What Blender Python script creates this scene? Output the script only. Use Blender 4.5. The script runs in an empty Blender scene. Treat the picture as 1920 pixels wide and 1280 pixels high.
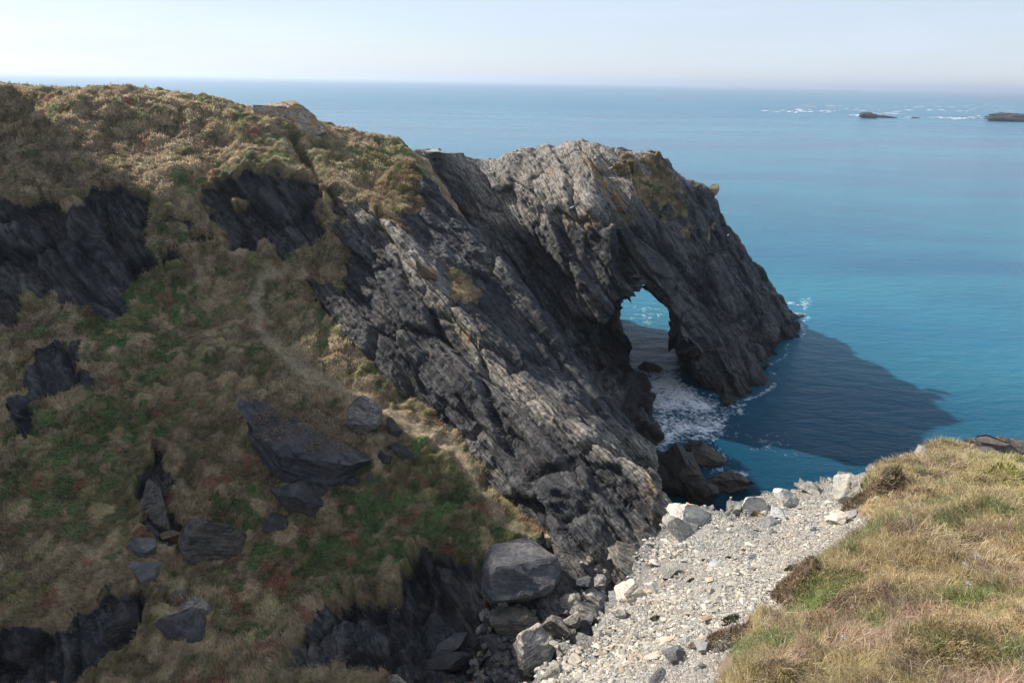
import bpy, math, random
import numpy as np
from mathutils import Vector, Matrix

# ------------------------------------------------------------------ camera, world, sun, exposure
SC = bpy.context.scene
COL = SC.collection
CAMZ = 28.0
PITCH = math.radians(20.87)
ROLL = math.radians(1.09)
FPX = 1280.0
_f = np.array([0, math.cos(PITCH), -math.sin(PITCH)])
_r0 = np.array([1.0, 0, 0])
_u0 = np.array([0, math.sin(PITCH), math.cos(PITCH)])
_r = math.cos(ROLL) * _r0 + math.sin(ROLL) * _u0
_u = math.cos(ROLL) * _u0 - math.sin(ROLL) * _r0
CAM = np.array([0, 0, CAMZ])
cam_d = bpy.data.cameras.new("camera")
cam = bpy.data.objects.new("camera", cam_d)
COL.objects.link(cam)
cam_d.sensor_width = 36.0
cam_d.lens = 24.0
cam_d.clip_start = 0.1
cam_d.clip_end = 90000
cam.matrix_world = Matrix(((_r[0], _u[0], -_f[0], 0), (_r[1], _u[1], -_f[1], 0), (_r[2], _u[2], -_f[2], CAMZ), (0, 0, 0, 1)))
SC.camera = cam

SUN_AZ = math.radians(62)      # left of the view direction
SUN_EL = math.radians(36)
S = np.array([-math.sin(SUN_AZ) * math.cos(SUN_EL), math.cos(SUN_AZ) * math.cos(SUN_EL), math.sin(SUN_EL)])
SKY_STRENGTH = 0.082
SUN_STRENGTH = 5.0
SC.view_settings.view_transform = 'Standard'
SC.view_settings.look = 'None'
SC.view_settings.exposure = 0.70
SC.view_settings.gamma = 1.0
SC.cycles.use_denoising = True
SC.cycles.max_bounces = 6
SC.cycles.diffuse_bounces = 3
SC.cycles.transparent_max_bounces = 6

world = bpy.data.worlds.new("World")
SC.world = world
world.use_nodes = True
wt = world.node_tree
wt.nodes.clear()
w_out = wt.nodes.new('ShaderNodeOutputWorld')
w_bg = wt.nodes.new('ShaderNodeBackground')
w_sky = wt.nodes.new('ShaderNodeTexSky')
w_sky.sky_type = 'NISHITA'
w_sky.sun_disc = False
w_sky.sun_elevation = SUN_EL
w_sky.sun_rotation = -SUN_AZ
w_sky.air_density = 1.0
w_sky.dust_density = 0.4
w_sky.ozone_density = 2.4
w_bg.inputs['Strength'].default_value = SKY_STRENGTH
# thin high cloud veil: streaks laid out in sky directions
w_tc = wt.nodes.new('ShaderNodeTexCoord')
w_map = wt.nodes.new('ShaderNodeMapping')
w_map.inputs['Scale'].default_value = (1.6, 2.2, 13.0)
w_map.inputs['Rotation'].default_value = (0.10, -0.05, 0.3)
w_n = wt.nodes.new('ShaderNodeTexNoise')
w_n.inputs['Scale'].default_value = 1.7
w_n.inputs['Detail'].default_value = 6
w_n.inputs['Roughness'].default_value = 0.55
w_r = wt.nodes.new('ShaderNodeMapRange')
w_r.inputs['From Min'].default_value = 0.36
w_r.inputs['From Max'].default_value = 0.74
w_r.inputs['To Min'].default_value = 0.5
w_r.inputs['To Max'].default_value = 0.85
w_mix = wt.nodes.new('ShaderNodeMix')
w_mix.data_type = 'RGBA'
w_mix.inputs['B'].default_value = (5.75, 6.45, 7.8, 1)
wt.links.new(w_tc.outputs['Generated'], w_map.inputs['Vector'])
wt.links.new(w_map.outputs['Vector'], w_n.inputs['Vector'])
wt.links.new(w_n.outputs['Fac'], w_r.inputs['Value'])
wt.links.new(w_r.outputs['Result'], w_mix.inputs['Factor'])
wt.links.new(w_sky.outputs['Color'], w_mix.inputs['A'])
wt.links.new(w_mix.outputs['Result'], w_bg.inputs['Color'])
wt.links.new(w_bg.outputs['Background'], w_out.inputs['Surface'])

sun_d = bpy.data.lights.new("sun", 'SUN')
sun_d.energy = SUN_STRENGTH
sun_d.angle = math.radians(0.7)
sun_d.color = (1.0, 0.955, 0.89)
sun = bpy.data.objects.new("sun", sun_d)
COL.objects.link(sun)
sun.rotation_euler = Vector((-S).tolist()).to_track_quat('-Z', 'Y').to_euler()

# ------------------------------------------------------------------ maths helpers
RNG = np.random.default_rng(11)
_T = np.random.default_rng(7).random((64, 64, 64)).astype(np.float32)


def vn(P, seed=0):
    """value noise 0..1"""
    P = np.asarray(P, np.float32) + np.float32(seed * 7.37 + 100.0)
    i = np.floor(P).astype(np.int32)
    f = P - i
    f = f * f * f * (f * (f * 6 - 15) + 10)
    a = i & 63
    b = (i + 1) & 63
    x0, y0, z0 = a[:, 0], a[:, 1], a[:, 2]
    x1, y1, z1 = b[:, 0], b[:, 1], b[:, 2]
    fx, fy, fz = f[:, 0], f[:, 1], f[:, 2]
    c00 = _T[x0, y0, z0] * (1 - fx) + _T[x1, y0, z0] * fx
    c10 = _T[x0, y1, z0] * (1 - fx) + _T[x1, y1, z0] * fx
    c01 = _T[x0, y0, z1] * (1 - fx) + _T[x1, y0, z1] * fx
    c11 = _T[x0, y1, z1] * (1 - fx) + _T[x1, y1, z1] * fx
    return (c00 * (1 - fy) + c10 * fy) * (1 - fz) + (c01 * (1 - fy) + c11 * fy) * fz


def fbm(P, octv=4, gain=0.5, seed=0):
    """about -1..1"""
    P = np.asarray(P, np.float32)
    o = np.zeros(len(P), np.float32)
    a, t = 1.0, 0.0
    for k in range(octv):
        o += a * (vn(P * (2.03 ** k), seed + k * 3) * 2 - 1)
        t += a
        a *= gain
    return o / t * 1.5


def billow(P, octv=2, seed=0):
    o = np.zeros(len(P), np.float32)
    a, t = 1.0, 0.0
    for k in range(octv):
        o += a * np.abs(vn(np.asarray(P) * (2.1 ** k), seed + k * 5) * 2 - 1)
        t += a
        a *= 0.5
    return o / t * 2


def facet(P, seed=0):
    """angular broken-rock height: every cell is its own tilted plane. Returns height ~-1..1 and crack 0..1."""
    P = np.asarray(P, np.float32) + np.float32(seed * 5.77 + 200)
    base = np.floor(P - 0.5).astype(np.int32)
    best = np.full(len(P), 9e9, np.float32)
    sec = np.full(len(P), 9e9, np.float32)
    hh = np.zeros(len(P), np.float32)
    for dx in (0, 1):
        for dy in (0, 1):
            for dz in (0, 1):
                c = base + np.array([dx, dy, dz], np.int32)
                m = c & 63
                j = np.stack([_T[m[:, 0], m[:, 1], m[:, 2]], _T[m[:, 1], m[:, 2], m[:, 0]], _T[m[:, 2], m[:, 0], m[:, 1]]], 1)
                d = P - (c + 0.2 + 0.6 * j)
                q = (d * d).sum(1)
                g = np.stack([_T[m[:, 0], m[:, 2], m[:, 1]], _T[m[:, 1], m[:, 0], m[:, 2]], _T[m[:, 2], m[:, 1], m[:, 0]]], 1) - 0.5
                h = (j[:, 0] - 0.5) * 1.3 + (d * g).sum(1) * 1.6
                nb = q < best
                sec = np.where(nb, best, np.minimum(sec, q))
                hh = np.where(nb, h, hh)
                best = np.where(nb, q, best)
    crack = np.clip((np.sqrt(sec) - np.sqrt(best)) / 0.16, 0, 1)
    return hh, crack


def cells(P, seed=0):
    """rounded cushions: distance to the nearest scattered centre and two random numbers of that cushion"""
    P = np.asarray(P, np.float32) + np.float32(seed * 3.77 + 150)
    base = np.floor(P - 0.5).astype(np.int32)
    best = np.full(len(P), 9e9, np.float32); r1 = np.zeros(len(P), np.float32); r2 = np.zeros(len(P), np.float32)
    for dx in (0, 1):
        for dy in (0, 1):
            for dz in (0, 1):
                m = (base + np.array([dx, dy, dz], np.int32))
                k = m & 63
                j = np.stack([_T[k[:, 0], k[:, 1], k[:, 2]], _T[k[:, 1], k[:, 2], k[:, 0]], _T[k[:, 2], k[:, 0], k[:, 1]]], 1)
                d = P - (m + 0.15 + 0.7 * j)
                q = (d * d).sum(1)
                nb = q < best
                r1 = np.where(nb, _T[k[:, 0], k[:, 2], k[:, 1]], r1); r2 = np.where(nb, _T[k[:, 2], k[:, 1], k[:, 0]], r2)
                best = np.where(nb, q, best)
    return np.sqrt(best), r1, r2


def slate(q, seed=0, k=1.0):
    """thin offset sheets of slate: q is in the bedding frame; sharp steps between sheets"""
    w = .45 * fbm(q * np.array([.35, .45, .5]), 3, seed=seed) + .10 * fbm(q * 1.6, 2, seed=seed + 4)
    o = np.zeros(len(q), np.float32)
    for step, amp, lt in ((2.7, .50, .06), (1.1, .40, .12), (.40, .22, .25), (.16, .07, .5)):
        s_ = (q[:, 2] + w) / (step * k)
        i = np.floor(s_)
        f = s_ - i
        a = vn(np.stack([q[:, 0] * lt / k + i * 3.7, q[:, 1] * lt * 1.3 / k + i * 1.9, i * 5.3], 1), seed + 7)
        b = vn(np.stack([q[:, 0] * lt / k + (i + 1) * 3.7, q[:, 1] * lt * 1.3 / k + (i + 1) * 1.9, (i + 1) * 5.3], 1), seed + 7)
        t = sstep(.78, 1.0, f)
        o += amp * k * ((a * (1 - t) + b * t) * 2 - 1)
    return o


def sstep(a, b, x):
    t = np.clip((x - a) / (b - a), 0, 1)
    return t * t * (3 - 2 * t)


def ray(px, py):
    return _f + ((np.asarray(px, float) - 960) / FPX)[..., None] * _r - ((np.asarray(py, float) - 640) / FPX)[..., None] * _u


def at_y(px, py, y):
    d = ray(px, py)
    return CAM + d * (y / d[1])


def at_z(px, py, z):
    d = ray(px, py)
    return CAM + d * ((z - CAMZ) / d[2])


def to_px(P):
    v = np.asarray(P) - CAM
    w = v @ _f
    w = np.where(w > 0.05, w, 0.05)
    return 960 + FPX * (v @ _r) / w, 640 - FPX * (v @ _u) / w


class RBF:
    def __init__(s, pts, c=0.6):
        s.p = np.array([q[:2] for q in pts], float)
        z = np.array([q[2] for q in pts], float)
        s.c = c
        n = len(s.p)
        K = s.k(s.p, s.p)
        A = np.zeros((n + 3, n + 3))
        A[:n, :n] = K
        A[:n, n] = 1
        A[:n, n + 1:] = s.p
        A[n, :n] = 1
        A[n + 1:, :n] = s.p.T
        s.w = np.linalg.solve(A, np.concatenate([z, [0, 0, 0]]))

    def k(s, a, b):
        d2 = ((a[:, None, :] - b[None, :, :]) ** 2).sum(2)
        return np.sqrt(d2 + s.c * s.c)

    def __call__(s, xy):
        out = np.empty(len(xy))
        n = len(s.p)
        for i in range(0, len(xy), 40000):
            q = xy[i:i + 40000]
            out[i:i + 40000] = s.k(q, s.p) @ s.w[:n] + s.w[n] + q @ s.w[n + 1:]
        return out


class HF:
    """a height grid one can look up and shoot rays at"""
    def __init__(s, x0, y0, dx, Z):
        s.x0, s.y0, s.dx, s.Z = x0, y0, dx, Z

    def __call__(s, x, y):
        i = np.clip((np.asarray(x) - s.x0) / s.dx, 0, s.Z.shape[0] - 1.001)
        j = np.clip((np.asarray(y) - s.y0) / s.dx, 0, s.Z.shape[1] - 1.001)
        a, b = i.astype(int), j.astype(int)
        fx, fy = i - a, j - b
        Z = s.Z
        return (Z[a, b] * (1 - fx) + Z[a + 1, b] * fx) * (1 - fy) + (Z[a, b + 1] * (1 - fx) + Z[a + 1, b + 1] * fx) * fy

    def hit(s, px, py, ymin=2.0, ymax=100.0):
        d = ray(px, py)
        ys = np.arange(max(ymin, s.y0 + .1), min(ymax, s.y0 + s.dx * (s.Z.shape[1] - 1)), 0.02)
        P = CAM + d[None, :] * (ys / d[1])[:, None]
        ok = (P[:, 0] > s.x0) & (P[:, 0] < s.x0 + s.dx * (s.Z.shape[0] - 1))
        below = ok & (P[:, 2] < s(P[:, 0], P[:, 1]))
        k = np.argmax(below)
        return P[k] if below[k] else None


def inpoly(px, py, poly):
    """signed distance in pixels to a polygon, positive inside"""
    poly = np.array(poly, float)
    n = len(poly)
    inside = np.zeros(len(px), bool)
    d2 = np.full(len(px), 1e12)
    for k in range(n):
        a, b = poly[k], poly[(k + 1) % n]
        e = b - a
        t = np.clip(((px - a[0]) * e[0] + (py - a[1]) * e[1]) / (e @ e + 1e-9), 0, 1)
        d2 = np.minimum(d2, (px - a[0] - t * e[0]) ** 2 + (py - a[1] - t * e[1]) ** 2)
        c = ((a[1] > py) != (b[1] > py))
        xi = a[0] + (py - a[1]) * e[0] / (e[1] if abs(e[1]) > 1e-9 else 1e-9)
        inside ^= c & (px < xi)
    d = np.sqrt(d2)
    return np.where(inside, d, -d)


def polydist(px, py, line):
    d2 = np.full(len(px), 1e12)
    for k in range(len(line) - 1):
        a, b = np.array(line[k], float), np.array(line[k + 1], float)
        e = b - a
        t = np.clip(((px - a[0]) * e[0] + (py - a[1]) * e[1]) / (e @ e + 1e-9), 0, 1)
        d2 = np.minimum(d2, (px - a[0] - t * e[0]) ** 2 + (py - a[1] - t * e[1]) ** 2)
    return np.sqrt(d2)


# ------------------------------------------------------------------ mesh helpers
def mesh_from(name, V, F, mat, attrs=None, smooth=True):
    me = bpy.data.meshes.new(name)
    V = np.ascontiguousarray(V, np.float32)
    F = np.ascontiguousarray(F, np.int32)
    n, k = F.shape
    me.vertices.add(len(V))
    me.vertices.foreach_set('co', V.ravel())
    me.loops.add(n * k)
    me.loops.foreach_set('vertex_index', F.ravel())
    me.polygons.add(n)
    me.polygons.foreach_set('loop_start', np.arange(0, n * k, k, dtype=np.int32))
    me.polygons.foreach_set('loop_total', np.full(n, k, np.int32))
    me.polygons.foreach_set('use_smooth', np.full(n, smooth, bool))
    me.update(calc_edges=True)
    me.validate()
    for an, av in (attrs or {}).items():
        av = np.asarray(av, np.float32)
        if av.ndim == 1:
            at = me.attributes.new(an, 'FLOAT', 'POINT')
            at.data.foreach_set('value', av)
        else:
            at = me.attributes.new(an, 'FLOAT_COLOR', 'POINT')
            if av.shape[1] == 3:
                av = np.concatenate([av, np.ones((len(av), 1), np.float32)], 1)
            at.data.foreach_set('color', np.ascontiguousarray(av).ravel())
    if mat:
        me.materials.append(mat)
    return me


def link(name, me, parent=None):
    o = bpy.data.objects.new(name, me)
    COL.objects.link(o)
    if parent:
        o.parent = parent
    return o


def tag(o, label=None, cat=None, group=None, kind=None):
    if label: o['label'] = label
    if cat: o['category'] = cat
    if group: o['group'] = group
    if kind: o['kind'] = kind
    return o


def rib_of(d, shape, r):
    """how far a point stands out from the mean around it: weathered ribs and edges"""
    D = d.reshape(shape).astype(np.float64)
    for ax in (0, 1):
        c = np.cumsum(np.pad(D, [(r + 1, r) if a == ax else (0, 0) for a in (0, 1)], mode='edge'), axis=ax)
        n = D.shape[ax]
        D = (np.take(c, np.arange(2 * r + 1, 2 * r + 1 + n), axis=ax) - np.take(c, np.arange(0, n), axis=ax)) / (2 * r + 1)
    return d - D.ravel()


def grid_faces(nx, ny):
    i, j = np.meshgrid(np.arange(nx - 1), np.arange(ny - 1), indexing='ij')
    a = (i * ny + j).ravel()
    return np.stack([a, a + ny, a + ny + 1, a + 1], 1)


def vnormals(V, F):
    n = np.cross(V[F[:, 2]] - V[F[:, 0]], V[F[:, 3 if F.shape[1] > 3 else 1]] - V[F[:, 1 if F.shape[1] > 3 else 0]])
    if F.shape[1] == 3:
        n = np.cross(V[F[:, 1]] - V[F[:, 0]], V[F[:, 2]] - V[F[:, 0]])
    N = np.zeros_like(V)
    for k in range(F.shape[1]):
        np.add.at(N, F[:, k], n)
    return N / (np.linalg.norm(N, axis=1, keepdims=True) + 1e-9)


# ------------------------------------------------------------------ materials
class NT:
    def __init__(s, name):
        s.mat = bpy.data.materials.new(name)
        s.mat.use_nodes = True
        s.t = s.mat.node_tree
        s.t.nodes.clear()
        s.out = s.t.nodes.new('ShaderNodeOutputMaterial')
        s._pos = None

    def n(s, typ, **kw):
        nd = s.t.nodes.new(typ)
        for k, v in kw.items():
            setattr(nd, k, v)
        return nd

    def set(s, sock, v):
        if isinstance(v, bpy.types.NodeSocket):
            s.t.links.new(v, sock)
        elif v is not None:
            sock.default_value = v

    def pos(s):
        if s._pos is None:
            s._pos = s.n('ShaderNodeNewGeometry')
        return s._pos.outputs['Position']

    def mapping(s, vec, rot=(0, 0, 0), scale=(1, 1, 1)):
        m = s.n('ShaderNodeMapping')
        s.set(m.inputs['Vector'], vec)
        m.inputs['Rotation'].default_value = rot
        m.inputs['Scale'].default_value = scale
        return m.outputs[0]

    def noise(s, vec, scale=1.0, detail=4, rough=0.55, dist=0.0):
        m = s.n('ShaderNodeTexNoise')
        s.set(m.inputs['Vector'], vec)
        m.inputs['Scale'].default_value = scale
        m.inputs['Detail'].default_value = detail
        m.inputs['Roughness'].default_value = rough
        m.inputs['Distortion'].default_value = dist
        return m.outputs['Fac']

    def voro(s, vec, scale=1.0, feature='F1', out='Distance'):
        m = s.n('ShaderNodeTexVoronoi', feature=feature)
        s.set(m.inputs['Vector'], vec)
        m.inputs['Scale'].default_value = scale
        return m.outputs[out]

    def rng(s, v, a, b, c=0.0, d=1.0):
        m = s.n('ShaderNodeMapRange')
        s.set(m.inputs['Value'], v)
        for nme, val in (('From Min', a), ('From Max', b), ('To Min', c), ('To Max', d)):
            s.set(m.inputs[nme], val)
        return m.outputs[0]

    def math(s, op, a, b=None, clamp=False):
        m = s.n('ShaderNodeMath', operation=op)
        m.use_clamp = clamp
        s.set(m.inputs[0], a)
        if b is not None:
            s.set(m.inputs[1], b)
        return m.outputs[0]

    def mix(s, f, a, b, blend='MIX'):
        m = s.n('ShaderNodeMix', data_type='RGBA', blend_type=blend)
        s.set(m.inputs['Factor'], f)
        for k, v in (('A', a), ('B', b)):
            if isinstance(v, tuple) and len(v) == 3:
                v = v + (1,)
            s.set([i for i in m.inputs if i.name == k and i.type == 'RGBA'][0], v)
        return [o for o in m.outputs if o.type == 'RGBA'][0]

    def ramp(s, v, stops):
        m = s.n('ShaderNodeValToRGB')
        s.set(m.inputs[0], v)
        e = m.color_ramp.elements
        while len(e) < len(stops):
            e.new(0.5)
        for k, (p, c) in enumerate(stops):
            e[k].position = p
            e[k].color = tuple(c) + (1,) if len(c) == 3 else c
        return m.outputs[0]

    def attr(s, name, out='Fac'):
        m = s.n('ShaderNodeAttribute', attribute_name=name)
        return m.outputs[out]

    def sep(s, v):
        m = s.n('ShaderNodeSeparateXYZ')
        s.set(m.inputs[0], v)
        return m.outputs

    def bump(s, h, strength=1.0, dist=0.1, normal=None):
        m = s.n('ShaderNodeBump')
        s.set(m.inputs['Height'], h)
        m.inputs['Strength'].default_value = strength
        m.inputs['Distance'].default_value = dist
        if normal is not None:
            s.set(m.inputs['Normal'], normal)
        return m.outputs[0]

    def bsdf(s, **kw):
        m = s.n('ShaderNodeBsdfPrincipled')
        for k, v in kw.items():
            key = k.replace('_', ' ')
            if isinstance(v, tuple) and len(v) == 3 and key in ('Base Color',):
                v = v + (1,)
            s.set(m.inputs[key], v)
        s.t.links.new(m.outputs[0], s.out.inputs['Surface'])
        return m


def bed_frame(t, s_):
    t = np.array(t, float); t /= np.linalg.norm(t)
    n = np.cross(t, np.array(s_, float)); n /= np.linalg.norm(n)
    s2 = np.cross(n, t)
    return np.stack([t, s2, n])          # rows: along dip, strike, bedding normal


BED = bed_frame((0.66, -0.52, -0.54), (0.10, 0.86, -0.45))
BED_ARCH = bed_frame((0.60, -0.30, -0.74), (0.30, 0.92, -0.15))
BED_EUL = tuple(Matrix(BED.tolist()).to_euler())


def rock_nodes(m, dark=(.010, .011, .016), mid=(.031, .031, .036), light=(.20, .193, .182), warm=(.070, .050, .036),
               lichen=0.5, orange=0.0, scale=1.0, wet=True, bed=None, local=False):
    """slate colour + bump nodes; returns (colour socket, height socket)"""
    p = m.pos()
    wp = p
    if local:
        tc = m.n('ShaderNodeTexCoord'); oi = m.n('ShaderNodeObjectInfo')
        va = m.n('ShaderNodeVectorMath', operation='ADD')
        m.set(va.inputs[0], tc.outputs['Object'])
        m.set(va.inputs[1], m.math('MULTIPLY', oi.outputs['Random'], 40.0))
        p = va.outputs[0]
    q = p if local else m.mapping(p, rot=BED_EUL if bed is None else tuple(Matrix(bed.tolist()).to_euler()))
    q1 = m.mapping(q, scale=(.22 * scale, .30 * scale, 1.9 * scale))
    q2 = m.mapping(q, scale=(.9 * scale, 1.2 * scale, 9.0 * scale))
    band = m.noise(q1, 1.0, 6, .62, .25)
    fine = m.noise(q2, 1.0, 5, .6, .15)
    blot = m.noise(p, .55 * scale, 7, .6)
    crumb = m.noise(p, 2.2 * scale, 6, .68, .3)
    mixv = m.math('ADD', m.math('MULTIPLY', band, .40), m.math('ADD', m.math('MULTIPLY', fine, .26), m.math('MULTIPLY', crumb, .34)))
    c = m.ramp(mixv, [(.37, dark), (.49, mid), (.64, light)])
    c = m.mix(m.rng(blot, .45, .68, 0, .65), c, m.mix(.5, c, warm))
    l1 = m.noise(p, 2.6 * scale, 8, .7)
    l2 = m.noise(p, .35 * scale, 3, .5)
    lm = m.math('MULTIPLY', m.rng(l1, .56, .66), m.rng(l2, .42, .62))
    la = m.attr('lich')  # lichen cover, plus sunlight painted on the arch wall and ridge crest
    lm = m.math('MULTIPLY', lm, m.math('ADD', la, lichen), True)
    c = m.mix(m.math('MULTIPLY', lm, .75), c, (.36, .345, .31))
    c = m.mix(m.math('MULTIPLY', m.rng(m.attr('rib'), .05, .45), m.rng(blot, .30, .60, .25, .8)), c, m.mix(blot, (.15, .147, .142), (.085, .08, .075)))
    sp = m.noise(p, 4.5 * scale, 5, .75)
    c = m.mix(m.math('MULTIPLY', m.math('ADD', m.math('MULTIPLY', m.rng(fine, .38, .58), m.rng(sp, .33, .55)), m.math('MULTIPLY', m.rng(crumb, .42, .62), .3)), m.math('MULTIPLY', la, 1.1), True), c, m.mix(blot, (.47, .425, .35), (.36, .295, .225)))
    c = m.mix(m.rng(sp, .56, .74, 0, .5), c, m.mix(.5, c, light + (1,)))
    c = m.mix(m.rng(m.noise(p, .30 * scale, 6, .62, .8), .50, .38, 0, .75), c, m.mix(.5, tuple(v * .7 for v in dark), c))
    c = m.mix(m.rng(m.noise(q, 1.1 * scale, 6, .66, .5), .44, .34, 0, .6), c, tuple(v * .5 for v in dark))
    oa = m.math('ADD', m.attr('orange'), orange)
    om = m.math('MULTIPLY', m.rng(m.noise(p, 1.7 * scale, 6, .65), .50, .58), oa, True)
    c = m.mix(om, c, m.ramp(m.noise(p, 6 * scale, 3), [(.35, (.22, .12, .02)), (.65, (.42, .21, .025))]))
    if local:
        c = m.mix(1.0, c, m.ramp(oi.outputs['Random'], [(0, (.62, .60, .58)), (.5, (1.0, .97, .93)), (1, (1.35, 1.34, 1.36))]), 'MULTIPLY')
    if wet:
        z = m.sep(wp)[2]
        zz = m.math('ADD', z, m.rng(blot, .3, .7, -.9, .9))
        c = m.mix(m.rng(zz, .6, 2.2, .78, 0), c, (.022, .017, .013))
    b3 = m.noise(p, 7.0 * scale, 8, .68)
    h = m.math('ADD', m.math('MULTIPLY', fine, .5), m.math('ADD', m.math('MULTIPLY', b3, .55), m.math('ADD', m.math('MULTIPLY', band, .7), m.math('MULTIPLY', crumb, .9))))
    crk = m.voro(m.mapping(q, scale=(.45 * scale, .6 * scale, 3.2 * scale)), 1.0, 'DISTANCE_TO_EDGE')
    h = m.math('ADD', h, m.rng(crk, 0, .05, -.10 if local else -.25, 0))
    c = m.mix(m.rng(crk, 0, .03, .3, 0), c, (.014, .014, .016))
    return c, h


def rock_mat(name, bump=.28, rough=.72, spec=.35, **kw):
    m = NT(name)
    c, h = rock_nodes(m, **kw)
    m.bsdf(Base_Color=c, Roughness=rough, Specular_IOR_Level=spec, Normal=m.bump(h, 1.0, bump))
    return m.mat


M_SLATE = rock_mat('dark_slate', lichen=.15)
M_SLAB = rock_mat('dark_slab_slate', dark=(.014, .015, .02), mid=(.045, .045, .052), light=(.13, .125, .118), lichen=.15, scale=1.4, bump=.12, wet=False, local=True)
M_BOULDER = rock_mat('boulder_slate', dark=(0.056, 0.056, 0.060), mid=(0.120, 0.118, 0.116), light=(0.216, 0.208, 0.192), lichen=.4, scale=2.2, bump=.10, wet=False, local=True)
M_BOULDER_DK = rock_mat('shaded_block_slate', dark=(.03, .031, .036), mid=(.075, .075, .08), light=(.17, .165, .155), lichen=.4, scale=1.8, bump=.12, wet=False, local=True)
M_LICHEN_ROCK = rock_mat('lichened_slate', dark=(0.040, 0.040, 0.043), mid=(0.096, 0.094, 0.092), light=(0.200, 0.192, 0.176), lichen=.7, orange=.9, scale=2.0, bump=.08, wet=False, local=True)
M_PALE = rock_mat('pale_slate', dark=(0.201, 0.196, 0.177), mid=(0.402, 0.387, 0.344), light=(0.603, 0.578, 0.512), warm=(0.462, 0.373, 0.251), lichen=.2, scale=6.0, bump=.035, rough=.8, wet=False, local=True)
M_CREAM = rock_mat('cream_quartz', dark=(0.382, 0.333, 0.249), mid=(0.554, 0.499, 0.420), light=(0.687, 0.667, 0.634), warm=(0.496, 0.352, 0.182), lichen=.2, scale=6.0, bump=.03, rough=.8, wet=False, local=True)
M_WHITE = rock_mat('white_quartz', dark=(0.341, 0.341, 0.335), mid=(0.446, 0.446, 0.434), light=(0.508, 0.508, 0.496), warm=(0.409, 0.372, 0.310), lichen=.1, scale=7.0, bump=.02, rough=.8, wet=False, local=True)
M_GREYSTONE = rock_mat('grey_stone', dark=(0.072, 0.072, 0.076), mid=(0.144, 0.144, 0.148), light=(0.248, 0.244, 0.240), lichen=.2, scale=7.0, bump=.03, wet=False, local=True)
M_BROWNROCK = rock_mat('brown_slab', dark=(0.040, 0.032, 0.029), mid=(0.104, 0.084, 0.072), light=(0.224, 0.184, 0.152), warm=(0.160, 0.080, 0.044), lichen=.25, scale=2.6, bump=.08, wet=False, local=True)
M_SEAROCK = rock_mat('wet_sea_rock', dark=(.018, .014, .011), mid=(.045, .034, .026), light=(.10, .075, .055), warm=(.06, .04, .02), lichen=0.0, scale=2.0, bump=.15, rough=.45, wet=False, local=True)


def ground_mat(name, bump=.10, rock_bump=.28, bed=None):
    """turf (colour from the 'tint' attribute) that gives way to slate where 'rock' is 1"""
    m = NT(name)
    c, h = rock_nodes(m, lichen=.12, bed=bed)
    p = m.pos()
    g = m.noise(p, 5.5, 6, .7)
    g2 = m.noise(p, 16.0, 4, .7)
    gc = m.mix(m.rng(g, .3, .7, 0, .8), m.mix(1.0, m.attr('tint', 'Color'), (.45, .45, .45), 'MULTIPLY'), m.mix(1.0, m.attr('tint', 'Color'), (1.35, 1.3, 1.2), 'MULTIPLY'))
    rk = m.attr('rock')
    edge = m.math('ADD', rk, m.rng(g, .3, .7, -.25, .25))
    f = m.rng(edge, .42, .58)
    col = m.mix(f, gc, c)
    nb = m.bump(m.math('ADD', g, m.math('MULTIPLY', g2, .5)), 1.0, bump)
    rb = m.bump(h, 1.0, rock_bump)
    vm = m.n('ShaderNodeMix', data_type='VECTOR')
    m.set(vm.inputs['Factor'], f)
    vi = [i for i in vm.inputs if i.type == 'VECTOR' and i.name in 'AB']
    m.set(vi[0], nb)
    m.set(vi[1], rb)
    vo = [o for o in vm.outputs if o.type == 'VECTOR'][0]
    m.bsdf(Base_Color=col, Roughness=m.rng(f, 0, 1, .95, .72), Specular_IOR_Level=m.rng(f, 0, 1, .1, .35), Normal=vo)
    return m.mat


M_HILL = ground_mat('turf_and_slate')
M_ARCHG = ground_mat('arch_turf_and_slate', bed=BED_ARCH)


def blade_mat(name, trans=.42):
    m = NT(name)
    c = m.attr('col', 'Color')
    d = m.n('ShaderNodeBsdfDiffuse')
    t = m.n('ShaderNodeBsdfTranslucent')
    m.set(d.inputs['Color'], c)
    m.set(t.inputs['Color'], c)
    mx = m.n('ShaderNodeMixShader')
    mx.inputs[0].default_value = trans
    m.t.links.new(d.outputs[0], mx.inputs[1])
    m.t.links.new(t.outputs[0], mx.inputs[2])
    m.t.links.new(mx.outputs[0], m.out.inputs['Surface'])
    return m.mat


M_BLADE = blade_mat('grass_blades')
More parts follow.
